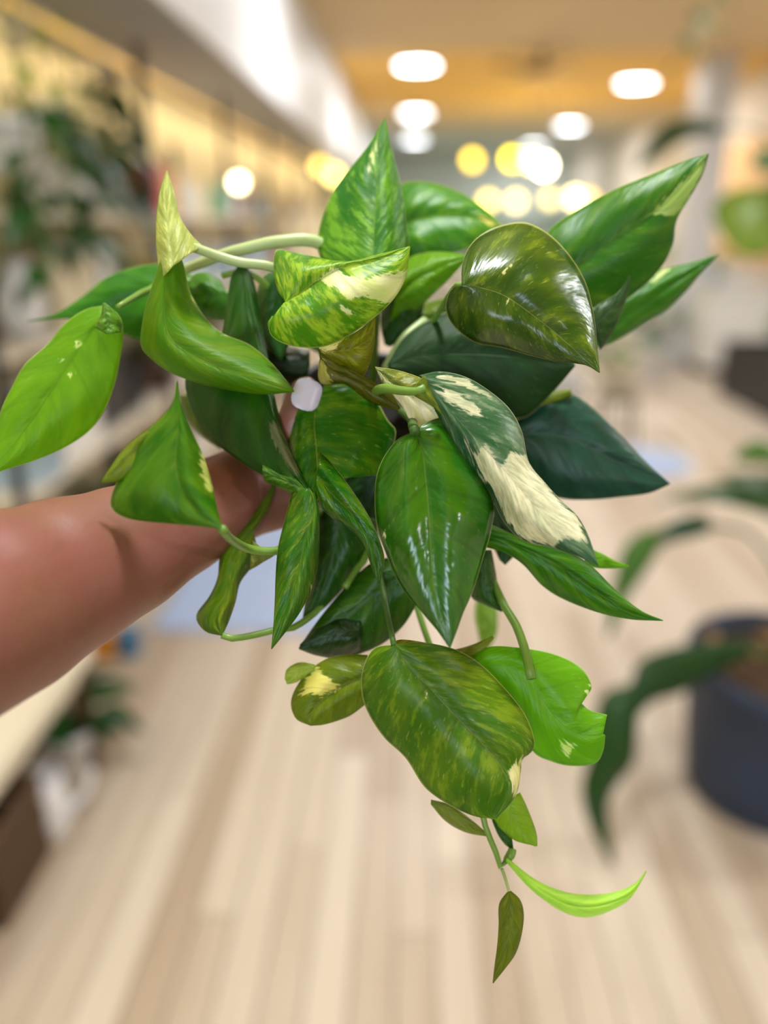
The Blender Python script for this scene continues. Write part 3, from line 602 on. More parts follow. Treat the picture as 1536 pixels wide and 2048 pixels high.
stem([(1030, 870, .468), (960, 840, .48), (860, 810, .50), (790, 800, .512)], [.0024, .0026, .003], M_stem_dark)
stem([(1060, 575, .472), (980, 640, .485), (880, 740, .50), (800, 790, .512)], [.0024, .0026, .003], M_stem_dark)

# ================================================================== PERSON (forearm and hand)
def ring_loft(stations, n=28):
    """stations: centre, half-height (across the arm), half-depth -> closed tube in camera-facing frames"""
    P = [Vector(s[0]) for s in stations]; vs_, fs = [], []
    view = ray(768, 1024).normalized(); prev = None
    for i, (p, a, b) in enumerate([(P[k], stations[k][1], stations[k][2]) for k in range(len(P))]):
        t = (P[min(i + 1, len(P) - 1)] - P[max(i - 1, 0)]).normalized()
        x = t.cross(view)
        x = x.normalized() if x.length > .2 else prev
        if prev is not None and x.dot(prev) < 0: x = -x
        prev = x; y = t.cross(x)
        for q in range(n):
            th = 2 * math.pi * q / n; vs_.append(p + x * (a * math.cos(th)) + y * (b * math.sin(th)))
    m = len(P)
    for i in range(m - 1):
        for q in range(n): fs.append((i * n + q, i * n + (q + 1) % n, (i + 1) * n + (q + 1) % n, (i + 1) * n + q))
    fs.append(tuple(range(n))[::-1]); fs.append(tuple((m - 1) * n + q for q in range(n)))
    return vs_, fs
def dense(st, k=6):
    c = catmull([tuple(s[0]) for s in st], (len(st) - 1) * k + 1)
    # keep station parameter by nearest original spacing
    Ls = [0]
    for a, b in zip(st, st[1:]): Ls.append(Ls[-1] + (Vector(b[0]) - Vector(a[0])).length)
    out = []
    for i, p in enumerate(c):
        s = Ls[-1] * i / (len(c) - 1); j = 0
        while j < len(Ls) - 2 and Ls[j + 1] < s: j += 1
        f = (s - Ls[j]) / (Ls[j + 1] - Ls[j]); f = f * f * (3 - 2 * f)
        out.append((p, st[j][1] + (st[j + 1][1] - st[j][1]) * f, st[j][2] + (st[j + 1][2] - st[j][2]) * f))
    return out
bmV, bmF = [], []
def add_part(st, k=6, n=28):
    v, f = ring_loft(dense(st, k), n); o = len(bmV)
    bmV.extend(v); bmF.extend(tuple(o + q for q in x) for x in f)
SHOULDER = Vector((-.26, -.30, 1.36))
el = at(-420, 1400, .285)
add_part([(SHOULDER, .05, .05), (el.lerp(SHOULDER, .5), .047, .047), (el, .043, .043)])
add_part([(at(-440, 1408, .283), .040, .040), (at(-230, 1310, .315), .0465, .042), (at(0, 1209, .360), .0448, .040), (at(120, 1155, .386), .0405, .036), (at(240, 1104, .412), .0358, .031),
          (at(345, 1052, .434), .0310, .026), (at(430, 1010, .452), .0282, .022), (at(480, 988, .462), .0280, .020), (at(530, 965, .472), .0310, .018), (at(585, 930, .484), .033, .016), (at(630, 905, .494), .032, .014)], 7)
def finger(pts, radii, n=16):
    st = [(at(*p), r, r * .92) for p, r in zip(pts, radii)]
    tipv = (Vector(st[-1][0]) - Vector(st[-2][0])).normalized()
    st.append((Vector(st[-1][0]) + tipv * radii[-1] * .75, radii[-1] * .45, radii[-1] * .4))
    add_part(st, 5, n)
# fingers pass under and behind the pot
finger([(610, 880, .490), (650, 850, .530), (690, 815, .572), (745, 790, .585)], [.0105, .0098, .009, .0082])
finger([(620, 905, .498), (668, 890, .540), (715, 860, .582), (775, 835, .592)], [.0108, .010, .0092, .0084])
finger([(622, 930, .500), (675, 935, .535), (730, 920, .570), (790, 900, .585)], [.0104, .0096, .009, .008])
finger([(605, 955, .492), (650, 972, .518), (700, 972, .545), (745, 960, .560)], [.0094, .0086, .008, .0072])
# thumb over the rim
finger([(535, 960, .466), (565, 905, .450), (588, 850, .442), (604, 800, .442), (612, 775, .446)], [.0150, .0128, .0108, .0102, .0088], 20)
me = bpy.data.meshes.new('arm_raw'); me.from_pydata([tuple(v) for v in bmV], [], bmF); me.update()
bmx = bmesh.new(); bmx.from_mesh(me); bmesh.ops.recalc_face_normals(bmx, faces=bmx.faces[:]); bmx.to_mesh(me); bmx.free()
tmp = bpy.data.objects.new('arm_raw', me); C.objects.link(tmp)
rm = tmp.modifiers.new('r', 'REMESH'); rm.mode = 'VOXEL'; rm.voxel_size = .0022
sm = tmp.modifiers.new('s', 'SMOOTH'); sm.factor = .5; sm.iterations = 10
dg = bpy.context.evaluated_depsgraph_get(); dg.update()
arm_me = bpy.data.meshes.new_from_object(tmp.evaluated_get(dg))
bpy.data.objects.remove(tmp)
arm_me.name = 'person'
def skin_mat():
    t = NT('skin'); tc = t.n('ShaderNodeTexCoord').outputs['Object']
    big = t.noise(tc, 26, 4, .6); fine = t.noise(tc, 420, 3, .6); mot = t.noise(tc, 95, 3, .6)
    c = t.mix(t.step(big, .36, .66), srgb(136, 90, 72), srgb(140, 86, 76))
    c = t.mix(t.math('MULTIPLY', t.step(mot, .55, .75), .35), c, srgb(122, 74, 58))
    sp = t.n('ShaderNodeTexVoronoi'); sp.inputs['Scale'].default_value = 55; t.put(sp.inputs['Vector'], tc)
    fr = t.math('SUBTRACT', 1.0, t.step(sp.outputs['Distance'], .03, .07))
    c = t.mix(t.math('MULTIPLY', fr, .35), c, srgb(110, 68, 52))
    t.put(t.b.inputs['Base Color'], c); t.b.inputs['Roughness'].default_value = .42
    t.b.inputs['Subsurface Weight'].default_value = .12; t.b.inputs['Subsurface Radius'].default_value = (1, .35, .2); t.b.inputs['Subsurface Scale'].default_value = .006
    t.put(t.b.inputs['Normal'], t.bump(t.math('ADD', fine, t.math('MULTIPLY', mot, .8)), .25, .0006))
    return t.m
person = link('person', arm_me, None, None); arm_me.materials.clear(); arm_me.materials.append(skin_mat())
tag(person, 'bare forearm and hand reaching in to hold up the pothos pot', 'person')
# pale lavender nail on the thumb
nl_c = at(614, 787, .4300)
bm = bmesh.new(); bmesh.ops.create_uvsphere(bm, u_segments=20, v_segments=12, radius=1)
view = ray(607, 786).normalized(); tdir = (at(612, 770, .434) - at(598, 815, .432)).normalized(); sidev = tdir.cross(view).normalized()
for v in bm.verts:
    x, y, z = v.co; y2 = y if y < 0 else y * .8
    zz = z * .0012 - (1 - x * x) * .0014 * (1 if z >= 0 else .6)
    v.co = nl_c + sidev * (math.copysign(abs(x) ** .7, x) * .0082) + tdir * (math.copysign(abs(y2) ** .65, y2) * .0098) + view * (-(1 - x * x) * .0022 + z * .0007)
nail = from_bm('fingernail', bm, flat('nail_lavender', (206, 200, 222), .3, .02), person, True)
nail['label'] = 'pale lavender painted thumbnail'

# ================================================================== BACKGROUND
# ---- generic plant pieces (shared meshes)
def blade(L, W, rise, droop, stalk, lobes=0, fold=.25, tipsharp=1.6, nseg=12):
    """one leaf with its stalk, growing from the origin along +x"""
    V, F = [], []
    P = [Vector((stalk * .35 * t, 0, rise * t)) for t in (0, .5, 1)]
    pts = [P[0], Vector((stalk * .18, 0, rise * .6)), Vector((stalk, 0, rise))]
    n = 6
    ring = catmull([tuple(p) for p in pts], 7)
    r = max(.0022, L * .018)
    for p in ring:
        for k in range(n): V.append(p + Vector((0, math.cos(k * math.pi / 3), math.sin(k * math.pi / 3))) * r)
    for i in range(6):
        for k in range(n): F.append((i * n + k, i * n + (k + 1) % n, (i + 1) * n + (k + 1) % n, (i + 1) * n + k))
    o = len(V)
    for i in range(nseg + 1):
        t = i / nseg
        x = stalk + L * (t - .12 * droop / L * t * t); z = rise + L * .18 * t - droop * t * t
        wd = W * .5 * (math.sin(math.pi * min(1, t ** .62)) ** .9 if t < 1 else 0) * (1 - t) ** (tipsharp - 1.25 if tipsharp > 1.25 else 0)
        if lobes: wd *= .62 + .38 * abs(math.sin(t * math.pi * lobes))
        for s in (-1, -.5, 0, .5, 1):
            V.append(Vector((x, s * wd, z + abs(s) * wd * fold)))
    for i in range(nseg):
        for j in range(4): F.append((o + i * 5 + j, o + i * 5 + j + 1, o + (i + 1) * 5 + j + 1, o + (i + 1) * 5 + j))
    me = bpy.data.meshes.new('leaf'); me.from_pydata([tuple(v) for v in V], [], F); me.update()
    for p in me.polygons: p.use_smooth = True
    return me
def bg_leaf_mat(name, a, b, rough=.4, tr=.3):
    t = NT(name); oi = t.n('ShaderNodeObjectInfo'); tc = t.n('ShaderNodeTexCoord').outputs['Object']
    f = t.math('ADD', t.math('MULTIPLY', oi.outputs['Random'], .7), t.math('MULTIPLY', t.noise(tc, 30, 3), .3))
    c = t.mix(f, srgb(*a), srgb(*b)); t.put(t.b.inputs['Base Color'], c); t.b.inputs['Roughness'].default_value = rough
    tl = t.n('ShaderNodeBsdfTranslucent'); t.put(tl.inputs[0], c)
    mx = t.n('ShaderNodeMixShader'); mx.inputs[0].default_value = tr
    t.put(mx.inputs[1], t.b.outputs[0]); t.put(mx.inputs[2], tl.outputs[0]); t.put(t.out.inputs[0], mx.outputs[0]); return t.m
G_dark = bg_leaf_mat('foliage_dark', (12, 48, 12), (34, 90, 26))
G_mid = bg_leaf_mat('foliage_mid', (40, 96, 24), (96, 146, 48))
G_lime = bg_leaf_mat('foliage_lime', (86, 130, 20), (150, 178, 60))
G_teal = bg_leaf_mat('foliage_teal', (24, 80, 56), (60, 120, 88))
POTS = {}
def pot_mesh(r, h, kind='pot'):
    key = (round(r, 3), round(h, 3))
    if key not in POTS:
        POTS[key] = lathe_mesh('pot', [(.001, .004), (r * .70, 0), (r * .73, .006), (r * .94, h * .84), (r, h * .84), (r, h), (r * .92, h), (r * .90, h * .82), (r * .001, h * .80)], 28)
    return POTS[key]
def inst(name, me, mat, parent, loc=(0, 0, 0), rot=(0, 0, 0), sc=1.0):
    m = me
    o = bpy.data.objects.new(name, m); C.objects.link(o)
    if not m.materials: m.materials.append(mat)
    elif m.materials[0] != mat: o.material_slots[0].link = 'OBJECT'; o.material_slots[0].material = mat
    o.parent = parent; o.location = loc; o.rotation_euler = rot; o.scale = (sc, sc, sc) if not isinstance(sc, tuple) else sc
    return o
def dirt(parent, r, z): return link('soil', lathe_mesh('soil', [(.001, z + .006), (r * .5, z + .007), (r, z)], 20), M_soil, parent)
ARCH = blade(.15, .085, .12, .05, .06)
BROAD = blade(.22, .15, .26, .10, .10)
STRAP = blade(.34, .045, .06, .16, .03, fold=.5)
SWORD = blade(.42, .05, .02, .03, .02, fold=.4)
MONST = blade(.34, .26, .40, .16, .16, lobes=3.5)
def potted(name, label, loc, r, h, potmat, tmpl, n, leafmat, seed, sc=1.0, up=.2, group=None, cat='potted plant'):
    rnd = random.Random(seed); root = empty(name, loc, rnd.random() * 6)
    tag(root, label, cat, group)
    for me_ in (pot_mesh(r, h),):
        o = inst('pot', me_, potmat, root)
        for p in me_.polygons: p.use_smooth = True
    dirt(root, r * .9, h * .82)
    for i in range(n):
        a = i * 2.399 + rnd.uniform(-.3, .3); s = sc * rnd.uniform(.7, 1.12); tilt = rnd.uniform(-.15, .55) * (1 - up) - up * rnd.uniform(.3, 1.0)
        inst('leaf', tmpl, leafmat, root, (.25 * r * math.cos(a), .25 * r * math.sin(a), h * .82), (rnd.uniform(-.3, .3), tilt, a), s)
    return root
def trailing(name, label, loc, r, h, potmat, n, leafmat, seed, drop=.5, sc=1.0, hang=None, group=None):
    """pot with vines hanging over its rim, each with its own leaves"""
    rnd = random.Random(seed); root = empty(name, loc); tag(root, label, 'potted plant', group)
    inst('pot', pot_mesh(r, h), potmat, root); dirt(root, r * .9, h * .82)
    for p in pot_mesh(r, h).polygons: p.use_smooth = True
    if hang:
        for k in range(3):
            a = k * 2.094; tube('hanger_cord', [(r * math.cos(a), r * math.sin(a), h), (.3 * r * math.cos(a), .3 * r * math.sin(a), h + (hang - h) * .7), (0, 0, hang)], .0018, M_cord, root, n=5)
    for i in range(n):
        a = i * 2 * math.pi / n + rnd.uniform(-.3, .3); d = drop * rnd.uniform(.45, 1.1); c, s = math.cos(a), math.sin(a); R = r * 1.12 + rnd.uniform(0, .05)
        pts = [(r * .5 * c, r * .5 * s, h * .8), (r * .95 * c, r * .95 * s, h + .03), (R * c, R * s, h * .7), (R * c * 1.05, R * s * 1.05, h * .7 - d * .5), (R * c * 1.02, R * s, h * .7 - d)]
        vn = tube('vine', pts, .0022, M_stem, root, n=5, seg=14)
        for k in range(max(4, int(d / .055))):
            t = (k + 1) / max(4, int(d / .055)); z = h + .03 - t * (d + .03 + h * .3)
            q = inst('leaf', ARCH, leafmat, vn, (R * c * (.95 + .1 * t), R * s * (.95 + .1 * t), z), (rnd.uniform(-.4, .4), rnd.uniform(.3, 1.1), a + rnd.uniform(-1.3, 1.3)), .42 * sc * rnd.uniform(.8, 1.2))
    return root
M_cord = flat('hanger_cord', (60, 56, 50), .7)
P_white = flat('pot_white', (234, 234, 236), .35, .04, 10)
P_cream = flat('pot_cream', (226, 214, 184), .5, .06, 10)
P_terra = flat('pot_terracotta', (168, 84, 50), .75, .1, 14)
P_grey = flat('pot_grey', (140, 142, 144), .6, .08, 10)
P_black = flat('pot_black', (30, 32, 36), .5, .1, 14)
P_navy = flat('pot_dark_navy', (38, 56, 84), .55, .14, 9)
P_blue = flat('pot_light_blue', (178, 206, 226), .4, .05, 10)
P_mint = flat('pot_mint', (120, 176, 146), .4, .05, 10)
P_orange = flat('orange_glaze', (226, 150, 30), .4, .06, 10)
P_magenta = flat('magenta_glaze', (196, 24, 84), .4, .06, 10)
P_yellow = flat('yellow_glaze', (224, 184, 48), .4, .06, 10)
P_brown = flat('brown_glaze', (92, 54, 38), .5, .1, 10)
M_darkmetal = flat('dark_metal', (40, 40, 42), .5, .1, 20, metal=.4)
M_shelf = wood('shelf_board', (214, 204, 186), (240, 232, 216), .55, axis=1, scale=2.0)
M_darkwood = wood('dark_stained_wood', (58, 40, 24), (104, 76, 46), .6, axis=2, scale=2.5)
M_benchtop = wood('pale_bench_wood', (232, 222, 196), (250, 246, 232), .45, axis=1, scale=2.0)
M_whitepaint = flat('white_paint', (236, 236, 232), .5, .04, 6)

# ---- display wall under the soffit: uprights, boards, goods
ORD = ['first', 'second', 'third', 'fourth', 'fifth', 'sixth', 'seventh', 'eighth', 'ninth', 'tenth', 'eleventh', 'twelfth']
SX0, SX1 = XL + .01, XL + .34
LEVELS = [.34, .76, 1.16, 1.52]
for i, y0 in enumerate((2.0, 3.45, 4.9, 6.35, 7.8)):
    y1 = y0 + 1.43
    u = empty('shelf_unit', ((SX0 + SX1) / 2, (y0 + y1) / 2, 0)); ux, uy = u.location.x, u.location.y
    tag(u, '%s shelf rack along the cream display wall, counted from the camera' % ORD[i], 'shelf', 'racks along the display wall')
    for z in LEVELS:
        box('shelf_board', (SX0 - ux, y0 + .02 - uy, z - .022), (SX1 - ux, y1 - .02 - uy, z), M_shelf, u)
    for yy in (y0 + .01, y1 - .01):
        for xx in (SX0 + .012, SX1 - .012):
            box('upright', (xx - .012 - ux, yy - .010 - uy, 0), (xx + .012 - ux, yy + .010 - uy, 2.14 if xx > -1.2 else 1.9), M_darkmetal, u)
# warm strip light tucked under the soffit
strip = empty('led_strip', (XL + .16, 6.0, 2.145)); tag(strip, 'warm strip light tucked under the grey soffit along the wall', 'strip light')
box('housing', (-.02, -6, -.012), (.02, 6, .004), M_whiteplastic, strip)
box('diffuser', (-.016, -5.98, -.018), (.016, 5.98, -.0115), emit('warm_strip', (255, 206, 110), .8), strip)
l = bpy.data.lights.new('strip_glow', 'AREA'); l.shape = 'RECTANGLE'; l.size = .04; l.size_y = 11.8; l.energy = 22; l.color = (1, .80, .48)
lo = bpy.data.objects.new('strip_glow', l); C.objects.link(lo); lo.parent = strip; lo.location = (-.02, 0, -.03); lo.rotation_euler = (0, math.radians(12), 0)

def jar_mesh(kind):
    return {'bottle': lathe_mesh('bottle', [(.001, 0), (.034, 0), (.036, .01), (.036, .12), (.014, .155), (.013, .185), (.016, .187), (.016, .20), (.001, .20)], 20),
            'vase': lathe_mesh('vase', [(.001, 0), (.035, 0), (.055, .05), (.06, .09), (.045, .14), (.026, .17), (.032, .19), (.026, .19), (.02, .165), (.001, .16)], 24),
            'jar': lathe_mesh('jar', [(.001, 0), (.045, 0), (.048, .008), (.048, .10), (.040, .112), (.044, .114), (.044, .135), (.001, .137)], 24)}[kind]
JM = {k: jar_mesh(k) for k in ('bottle', 'vase', 'jar')}
for k in JM.values():
    for p in k.polygons: p.use_smooth = True
CN = {'white': P_white, 'cream': P_cream, 'terracotta': P_terra, 'grey': P_grey, 'black': P_black, 'light blue': P_blue, 'mint': P_mint, 'orange': P_orange, 'magenta': P_magenta, 'yellow': P_yellow, 'brown': P_brown}
LVN = ['bottom', 'low', 'middle', 'top']
cnt = {}
OCC = {k: [(y0 + e - .024, y0 + e + .024) for y0 in (2.0, 3.45, 4.9, 6.35, 7.8) for e in (.01, 1.42)] for k in range(4)}
OCC[1].append((2.22 - .18, 2.22 + .17))
def room_for(lv, y, hw):
    for k in range(400):
        hit = [b for a, b in OCC[lv] if y - hw < b and y + hw > a]
        if not hit: break
        y = max(hit) + hw + .004
    OCC[lv].append((y - hw, y + hw)); return y
def lbl(colour, kind, lv):
    key = (colour, kind, lv); cnt[key] = cnt.get(key, 0) + 1
    return '%s %s, %s from the camera on the %s display shelf' % (colour, kind, ORD[min(cnt[key] - 1, 11)], LVN[lv])
def ware(kind, colour, lv, y, x=-1.2, sc=1.0):
    y = room_for(lv, y, .062 * sc); x = -1.2
    o = bpy.data.objects.new(kind, JM[kind]); C.objects.link(o)
    if not JM[kind].materials: JM[kind].materials.append(P_white)
    o.material_slots[0].link = 'OBJECT'; o.material_slots[0].material = CN[colour]
    o.location = (x, y, LEVELS[lv]); o.scale = (sc, sc, sc)
    tag(o, lbl(colour, kind, lv), kind, 'goods on the display wall')
def carton(colour, lv, y, w_, h_, x=-1.2, d_=.12):
    y = room_for(lv, y, w_ / 2 + .004); x = -1.2
    r = empty('carton', (x, y, LEVELS[lv])); tag(r, lbl(colour, 'carton', lv), 'box', 'goods on the display wall')
    box('body', (-d_ / 2, -w_ / 2, 0), (d_ / 2, w_ / 2, h_ * .86), CN[colour], r); box('lid', (-d_ / 2 - .003, -w_ / 2 - .003, h_ * .86), (d_ / 2 + .003, w_ / 2 + .003, h_), CN[colour], r)
def shelf_plant(colour, lv, y, tmpl, n, lm, seed, r=.07, h=.12, sc=.8, up=.2, x=-1.2):
    y = room_for(lv, y, r)
    potted('shelf_plant', lbl('leafy plant in a ' + colour, 'pot', lv), (x, y, LEVELS[lv]), r, h, CN[colour], tmpl, n, lm, seed, sc, up, 'plants on the display wall')
def ypx(px, X=-1.18):
    r = ray(px, 440); return X / r.x * r.y
# top shelf (z 1.52, about eye level)
for px, c, w_, h_ in ((310, 'magenta', .12, .22), (264, 'orange', .20, .18), (236, 'white', .10, .12)): carton(c, 3, ypx(px), w_, h_, -1.15)
for px, k, c in ((178, 'vase', 'white'), (345, 'jar', 'cream'), (372, 'bottle', 'light blue'), (398, 'bottle', 'white'), (425, 'bottle', 'mint'), (444, 'vase', 'mint'), (470, 'jar', 'white'), (500, 'vase', 'brown'), (520, 'jar', 'light blue'), (545, 'vase', 'brown'), (565, 'jar', 'cream'), (590, 'bottle', 'brown'), (610, 'jar', 'white')):
    ware(k, c, 3, ypx(px), -1.15)
shelf_plant('white', 3, ypx(100), ARCH, 14, G_dark, 5, .085, .15, 1.1)
shelf_plant('grey', 3, ypx(215), STRAP, 10, G_dark, 6, .06, .10, .6)
# middle shelf
for px, k, c in ((30, 'vase', 'white'), (285, 'jar', 'yellow'), (262, 'jar', 'yellow'), (320, 'vase', 'light blue'), (350, 'vase', 'light blue'), (375, 'jar', 'white'), (400, 'bottle', 'light blue'), (430, 'jar', 'light blue'), (455, 'vase', 'white'), (480, 'bottle', 'grey'), (505, 'jar', 'light blue'), (530, 'vase', 'white'), (555, 'jar', 'terracotta'), (580, 'bottle', 'white')):
    ware(k, c, 2, ypx(px), -1.15, 1.2)
carton('cream', 2, ypx(110), .30, .22); carton('white', 2, ypx(160), .22, .26)
shelf_plant('black', 2, ypx(200), STRAP, 12, G_teal, 7, .07, .12, .7)
shelf_plant('cream', 2, ypx(240), ARCH, 12, G_mid, 8, .07, .12, .8)
# low shelf
carton('white', 1, ypx(10), .34, .24); carton('black', 1, ypx(150), .30, .26); carton('brown', 1, ypx(275), .3, .2); carton('white', 1, ypx(300), .34, .26)
shelf_plant('black', 1, ypx(190), ARCH, 14, G_dark, 9, .10, .17, .9)
shelf_plant('brown', 1, ypx(240), BROAD, 8, G_dark, 10, .10, .17, .6)
shelf_plant('terracotta', 1, ypx(330), ARCH, 12, G_dark, 12, .10, .16, .9)
shelf_plant('white', 1, ypx(390), ARCH, 12, G_mid, 13, .09, .15, .9)
shelf_plant('white', 1, ypx(450), STRAP, 12, G_mid, 14, .09, .15, .8)
# bottom shelf
shelf_plant('brown', 0, ypx(120), ARCH, 12, G_dark, 15, .11, .17, .9)
shelf_plant('black', 0, ypx(210), ARCH, 12, G_dark, 16, .11, .17, .9)
shelf_plant('terracotta', 0, ypx(290), BROAD, 8, G_dark, 17, .11, .17, .6)
shelf_plant('white', 0, ypx(350), ARCH, 10, G_mid, 18, .10, .16, .9)
shelf_plant('grey', 0, ypx(430), STRAP, 12, G_mid, 19, .10, .16, .8)
# light-blue tub on the low shelf behind the forearm
tub = empty('storage_tub', (-1.2, 2.22, LEVELS[1])); tag(tub, 'pale blue open storage tub on the shelf behind the forearm', 'tub')
tb = link('body', lathe_mesh('body', [(.001, 0), (.12, 0), (.125, .01), (.15, .14), (.16, .14), (.16, .152), (.146, .152), (.118, .012), (.001, .012)], 36), P_blue, tub)
box('handle', (-.02, -.172, .12), (.02, -.158, .15), P_blue, tub)

# hanging trailing plants under the soffit near the camera
p = at(20, 330, 2.05); trailing('hanging_pothos', 'trailing green plant in a white pot hung from the grey soffit', (p.x, p.y, p.z - .02), .10, .13, P_white, 14, G_dark, 31, .42, 1.9, 2.15 - p.z + .02)
p = at(105, 262, 2.9); trailing('hanging_ivy', 'dark leafy ivy hung from the soffit beside the rack upright', (p.x, p.y, p.z - .02), .085, .11, P_white, 20, G_dark, 33, .40, 2.6, 2.15 - p.z + .02)
p = at(20, 60, 2.3); trailing('hanging_fern', 'small pale green hanging plant high under the soffit corner', (max(p.x, XL + .16), p.y, min(p.z, 1.98)), .06, .08, P_cream, 6, G_lime, 35, .16, 1.0, 2.15 - min(p.z, 1.98))
# clamp spotlight on the soffit edge
q = on_z(196, 96, 2.15)
sp = empty('clamp_spotlight', (q.x, q.y, 2.15)); tag(sp, 'small black clamp spotlight under the soffit edge', 'spotlight')
link('base', lathe_mesh('base', [(.001, 0), (.035, 0), (.035, -.02), (.001, -.022)], 20), P_black, sp)
tube('arm', [(0, 0, -.02), (.005, 0, -.05), (0, 0, -.075)], .008, P_black, sp, n=8)
hd = link('head', lathe_mesh('head', [(.001, 0), (.024, 0), (.034, -.02), (.040, -.09), (.034, -.09), (.03, -.03), (.001, -.028)], 24), P_black, sp); hd.location = (0, 0, -.07); hd.rotation_euler = (0, -.35, 0)

# ---- low bench beside the camera, with crate, plants, pots
bn = empty('bench', (-1.12, 1.52, 0)); tag(bn, 'low pale wooden bench in front of the shelf racks', 'bench')
for k in range(3): box('slat', (-.24 + k * .158, -.42, .34), (-.24 + k * .158 + .154, .34, .385), M_benchtop, bn, .004)
box('apron', (.19, -.40, .305), (.215, .32, .34), M_benchtop, bn)
for sx in (-.22, .18):
    for sy in (-.39, .27): box('leg', (sx, sy, 0), (sx + .045, sy + .045, .34), M_darkwood, bn)
cr = empty('crate', (-1.03, 1.37, 0)); tag(cr, 'dark wooden slatted crate under the low bench', 'crate')
for k in range(3):
    z = .012 + k * .085
    for s in (-1, 1):
        box('slat', (-.13, s * .11 - .006, z), (.13, s * .11 + .006, z + .07), M_darkwood, cr); box('slat', (s * .135 - .006, -.116, z), (s * .135 + .006, .116, z + .07), M_darkwood, cr)
for sx in (-1, 1):
    for sy in (-1, 1): box('corner_post', (sx * .118 - .01, sy * .094 - .01, 0), (sx * .118 + .01, sy * .094 + .01, .262), M_darkwood, cr)
box('bottom', (-.13, -.11, .006), (.13, .11, .014), M_darkwood, cr)
potted('floor_plant', 'glossy dark green plant in a white pot under the bench end', (-.975, 1.80, 0), .085, .15, P_white, ARCH, 24, G_dark, 41, 1.0, .1)
gp = empty('watering_can', on_z(92, 1655, 0)); gp.scale = (1.2, 1.2, 1.15); tag(gp, 'white watering can standing on the floor beside the dark crate', 'watering can')
link('body', lathe_mesh('body', [(.001, 0), (.055, 0), (.058, .006), (.052, .13), (.046, .14), (.042, .14), (.048, .12), (.001, .10)], 28), P_white, gp)
tube('spout', [(.04, .01, .03), (.085, .03, .075), (.105, .04, .13)], [.012, .009, .007], P_white, gp, n=10)
tube('handle', [(-.048, 0, .12), (-.085, 0, .12), (-.09, 0, .06), (-.052, 0, .03)], .006, P_white, gp, n=8)
for colr, lab, mt, y in (('orange', 'small orange carton on the floor past the bench', P_orange, 2.42), ('blue', 'small blue carton on the floor beside the orange one', flat('blue_card', (70, 130, 176), .5), 2.44)):
    x = -1.10 if colr == 'orange' else -1.02
    r = empty('carton', (x, y, 0)); tag(r, lab, 'box'); box('body', (-.034, -.03, 0), (.034, .03, .085), mt, r, .003); box('lid', (-.036, -.032, .085), (.036, .032, .1), mt, r, .003)

# ---- pale blue mat and round disc on the floor
def mat_rug(label, x0, y0, x1, y1, rz=0):
    r = empty('floor_cover', ((x0 + x1) / 2, (y0 + y1) / 2, 0), rz); tag(r, label, 'mat'); hx, hy = (x1 - x0) / 2, (y1 - y0) / 2
    box('body', (-hx, -hy, 0), (hx, hy, .010), flat('mat_pale_blue', (182, 202, 240), .7, .05, 20), r, .003)
    for s in (-1, 1): box('binding', (-hx, s * hy - .012, .002), (hx, s * hy + .012, .0125), flat('mat_binding', (176, 194, 230), .7, .05, 20), r)
mat_rug('pale blue floor mat lying behind the forearm', -1.0, 2.62, -.30, 3.75)
r = empty('floor_cover', (1.52, 4.95, 0)); tag(r, 'round pale blue disc on the floor by the black plant stand', 'mat')
link('body', lathe_mesh('body', [(.001, 0), (.34, 0), (.34, .008), (.32, .012), (.001, .011)], 40), flat('disc_round_blue', (176, 196, 232), .7, .05, 20), r)

# ---- big dark pot at the lower right with drooping leaves
big = empty('large_potted_plant', (1.02, 1.80, 0)); tag(big, 'large dark navy floor pot with drooping lobed leaves', 'potted plant')
R, Hh = .262, .42
bp = link('pot', lathe_mesh('pot', [(.001, 0), (R * .80, 0), (R * .82, .008), (R * .90, .16), (R * .905, .168), (R * .975, Hh - .055), (R, Hh - .05), (R * 1.01, Hh - .01), (R, Hh), (R * .94, Hh), (R * .93, Hh - .05), (.001, Hh - .06)], 56), P_navy, big)
link('soil', lathe_mesh('soil', [(.001, Hh - .035), (R * .5, Hh - .03), (R * .93, Hh - .045)], 30), flat('bark_soil', (110, 84, 60), .95, .45, 45, bump=.01), big)
random.seed(8)
chip = box_mesh('bark_chip', (-.022, -.012, -.006), (.022, .012, .006), .003)
chip.materials.append(flat('bark_chip', (186, 148, 104), .85, .25, 30))
for k in range(16):
    a = random.random() * 6.28; rr = R * .8 * math.sqrt(random.random())
    inst('bark_chip', chip, chip.materials[0], big, (rr * math.cos(a), rr * math.sin(a), Hh - .022), (random.uniform(-.4, .4), random.uniform(-.4, .4), random.random() * 6), random.uniform(.8, 1.5))
def bg_loft(parent, mat, L, M, R_, nl=26, nw=4, thick=.0012):
    """L, M, R_: pixel + distance rails"""
    V, F = [], []; cl, cm, cr_ = (catmull(x, nl) for x in (L, M, R_)); W = 2 * nw + 1
    for i in range(nl):
        for j in range(W):
            s = j / nw - 1; e = cl[i] if s < 0 else cr_[i]; p_ = cm[i].lerp(e, abs(s)); p_ = cm[i].lerp(e, abs(s) * 1.25); V.append(at(p_.x, p_.y, p_.z - .006 * math.sin(math.pi * abs(s))) - parent.location)
    for i in range(nl - 1):
        for j in range(W - 1): F.append((i * W + j, i * W + j + 1, (i + 1) * W + j + 1, (i + 1) * W + j))
    me = bpy.data.meshes.new('leaf'); me.from_pydata([tuple(v) for v in V], [], F); me.update()
    o = link('leaf', me, mat, parent); s = o.modifiers.new('t', 'SOLIDIFY'); s.thickness = thick; return o
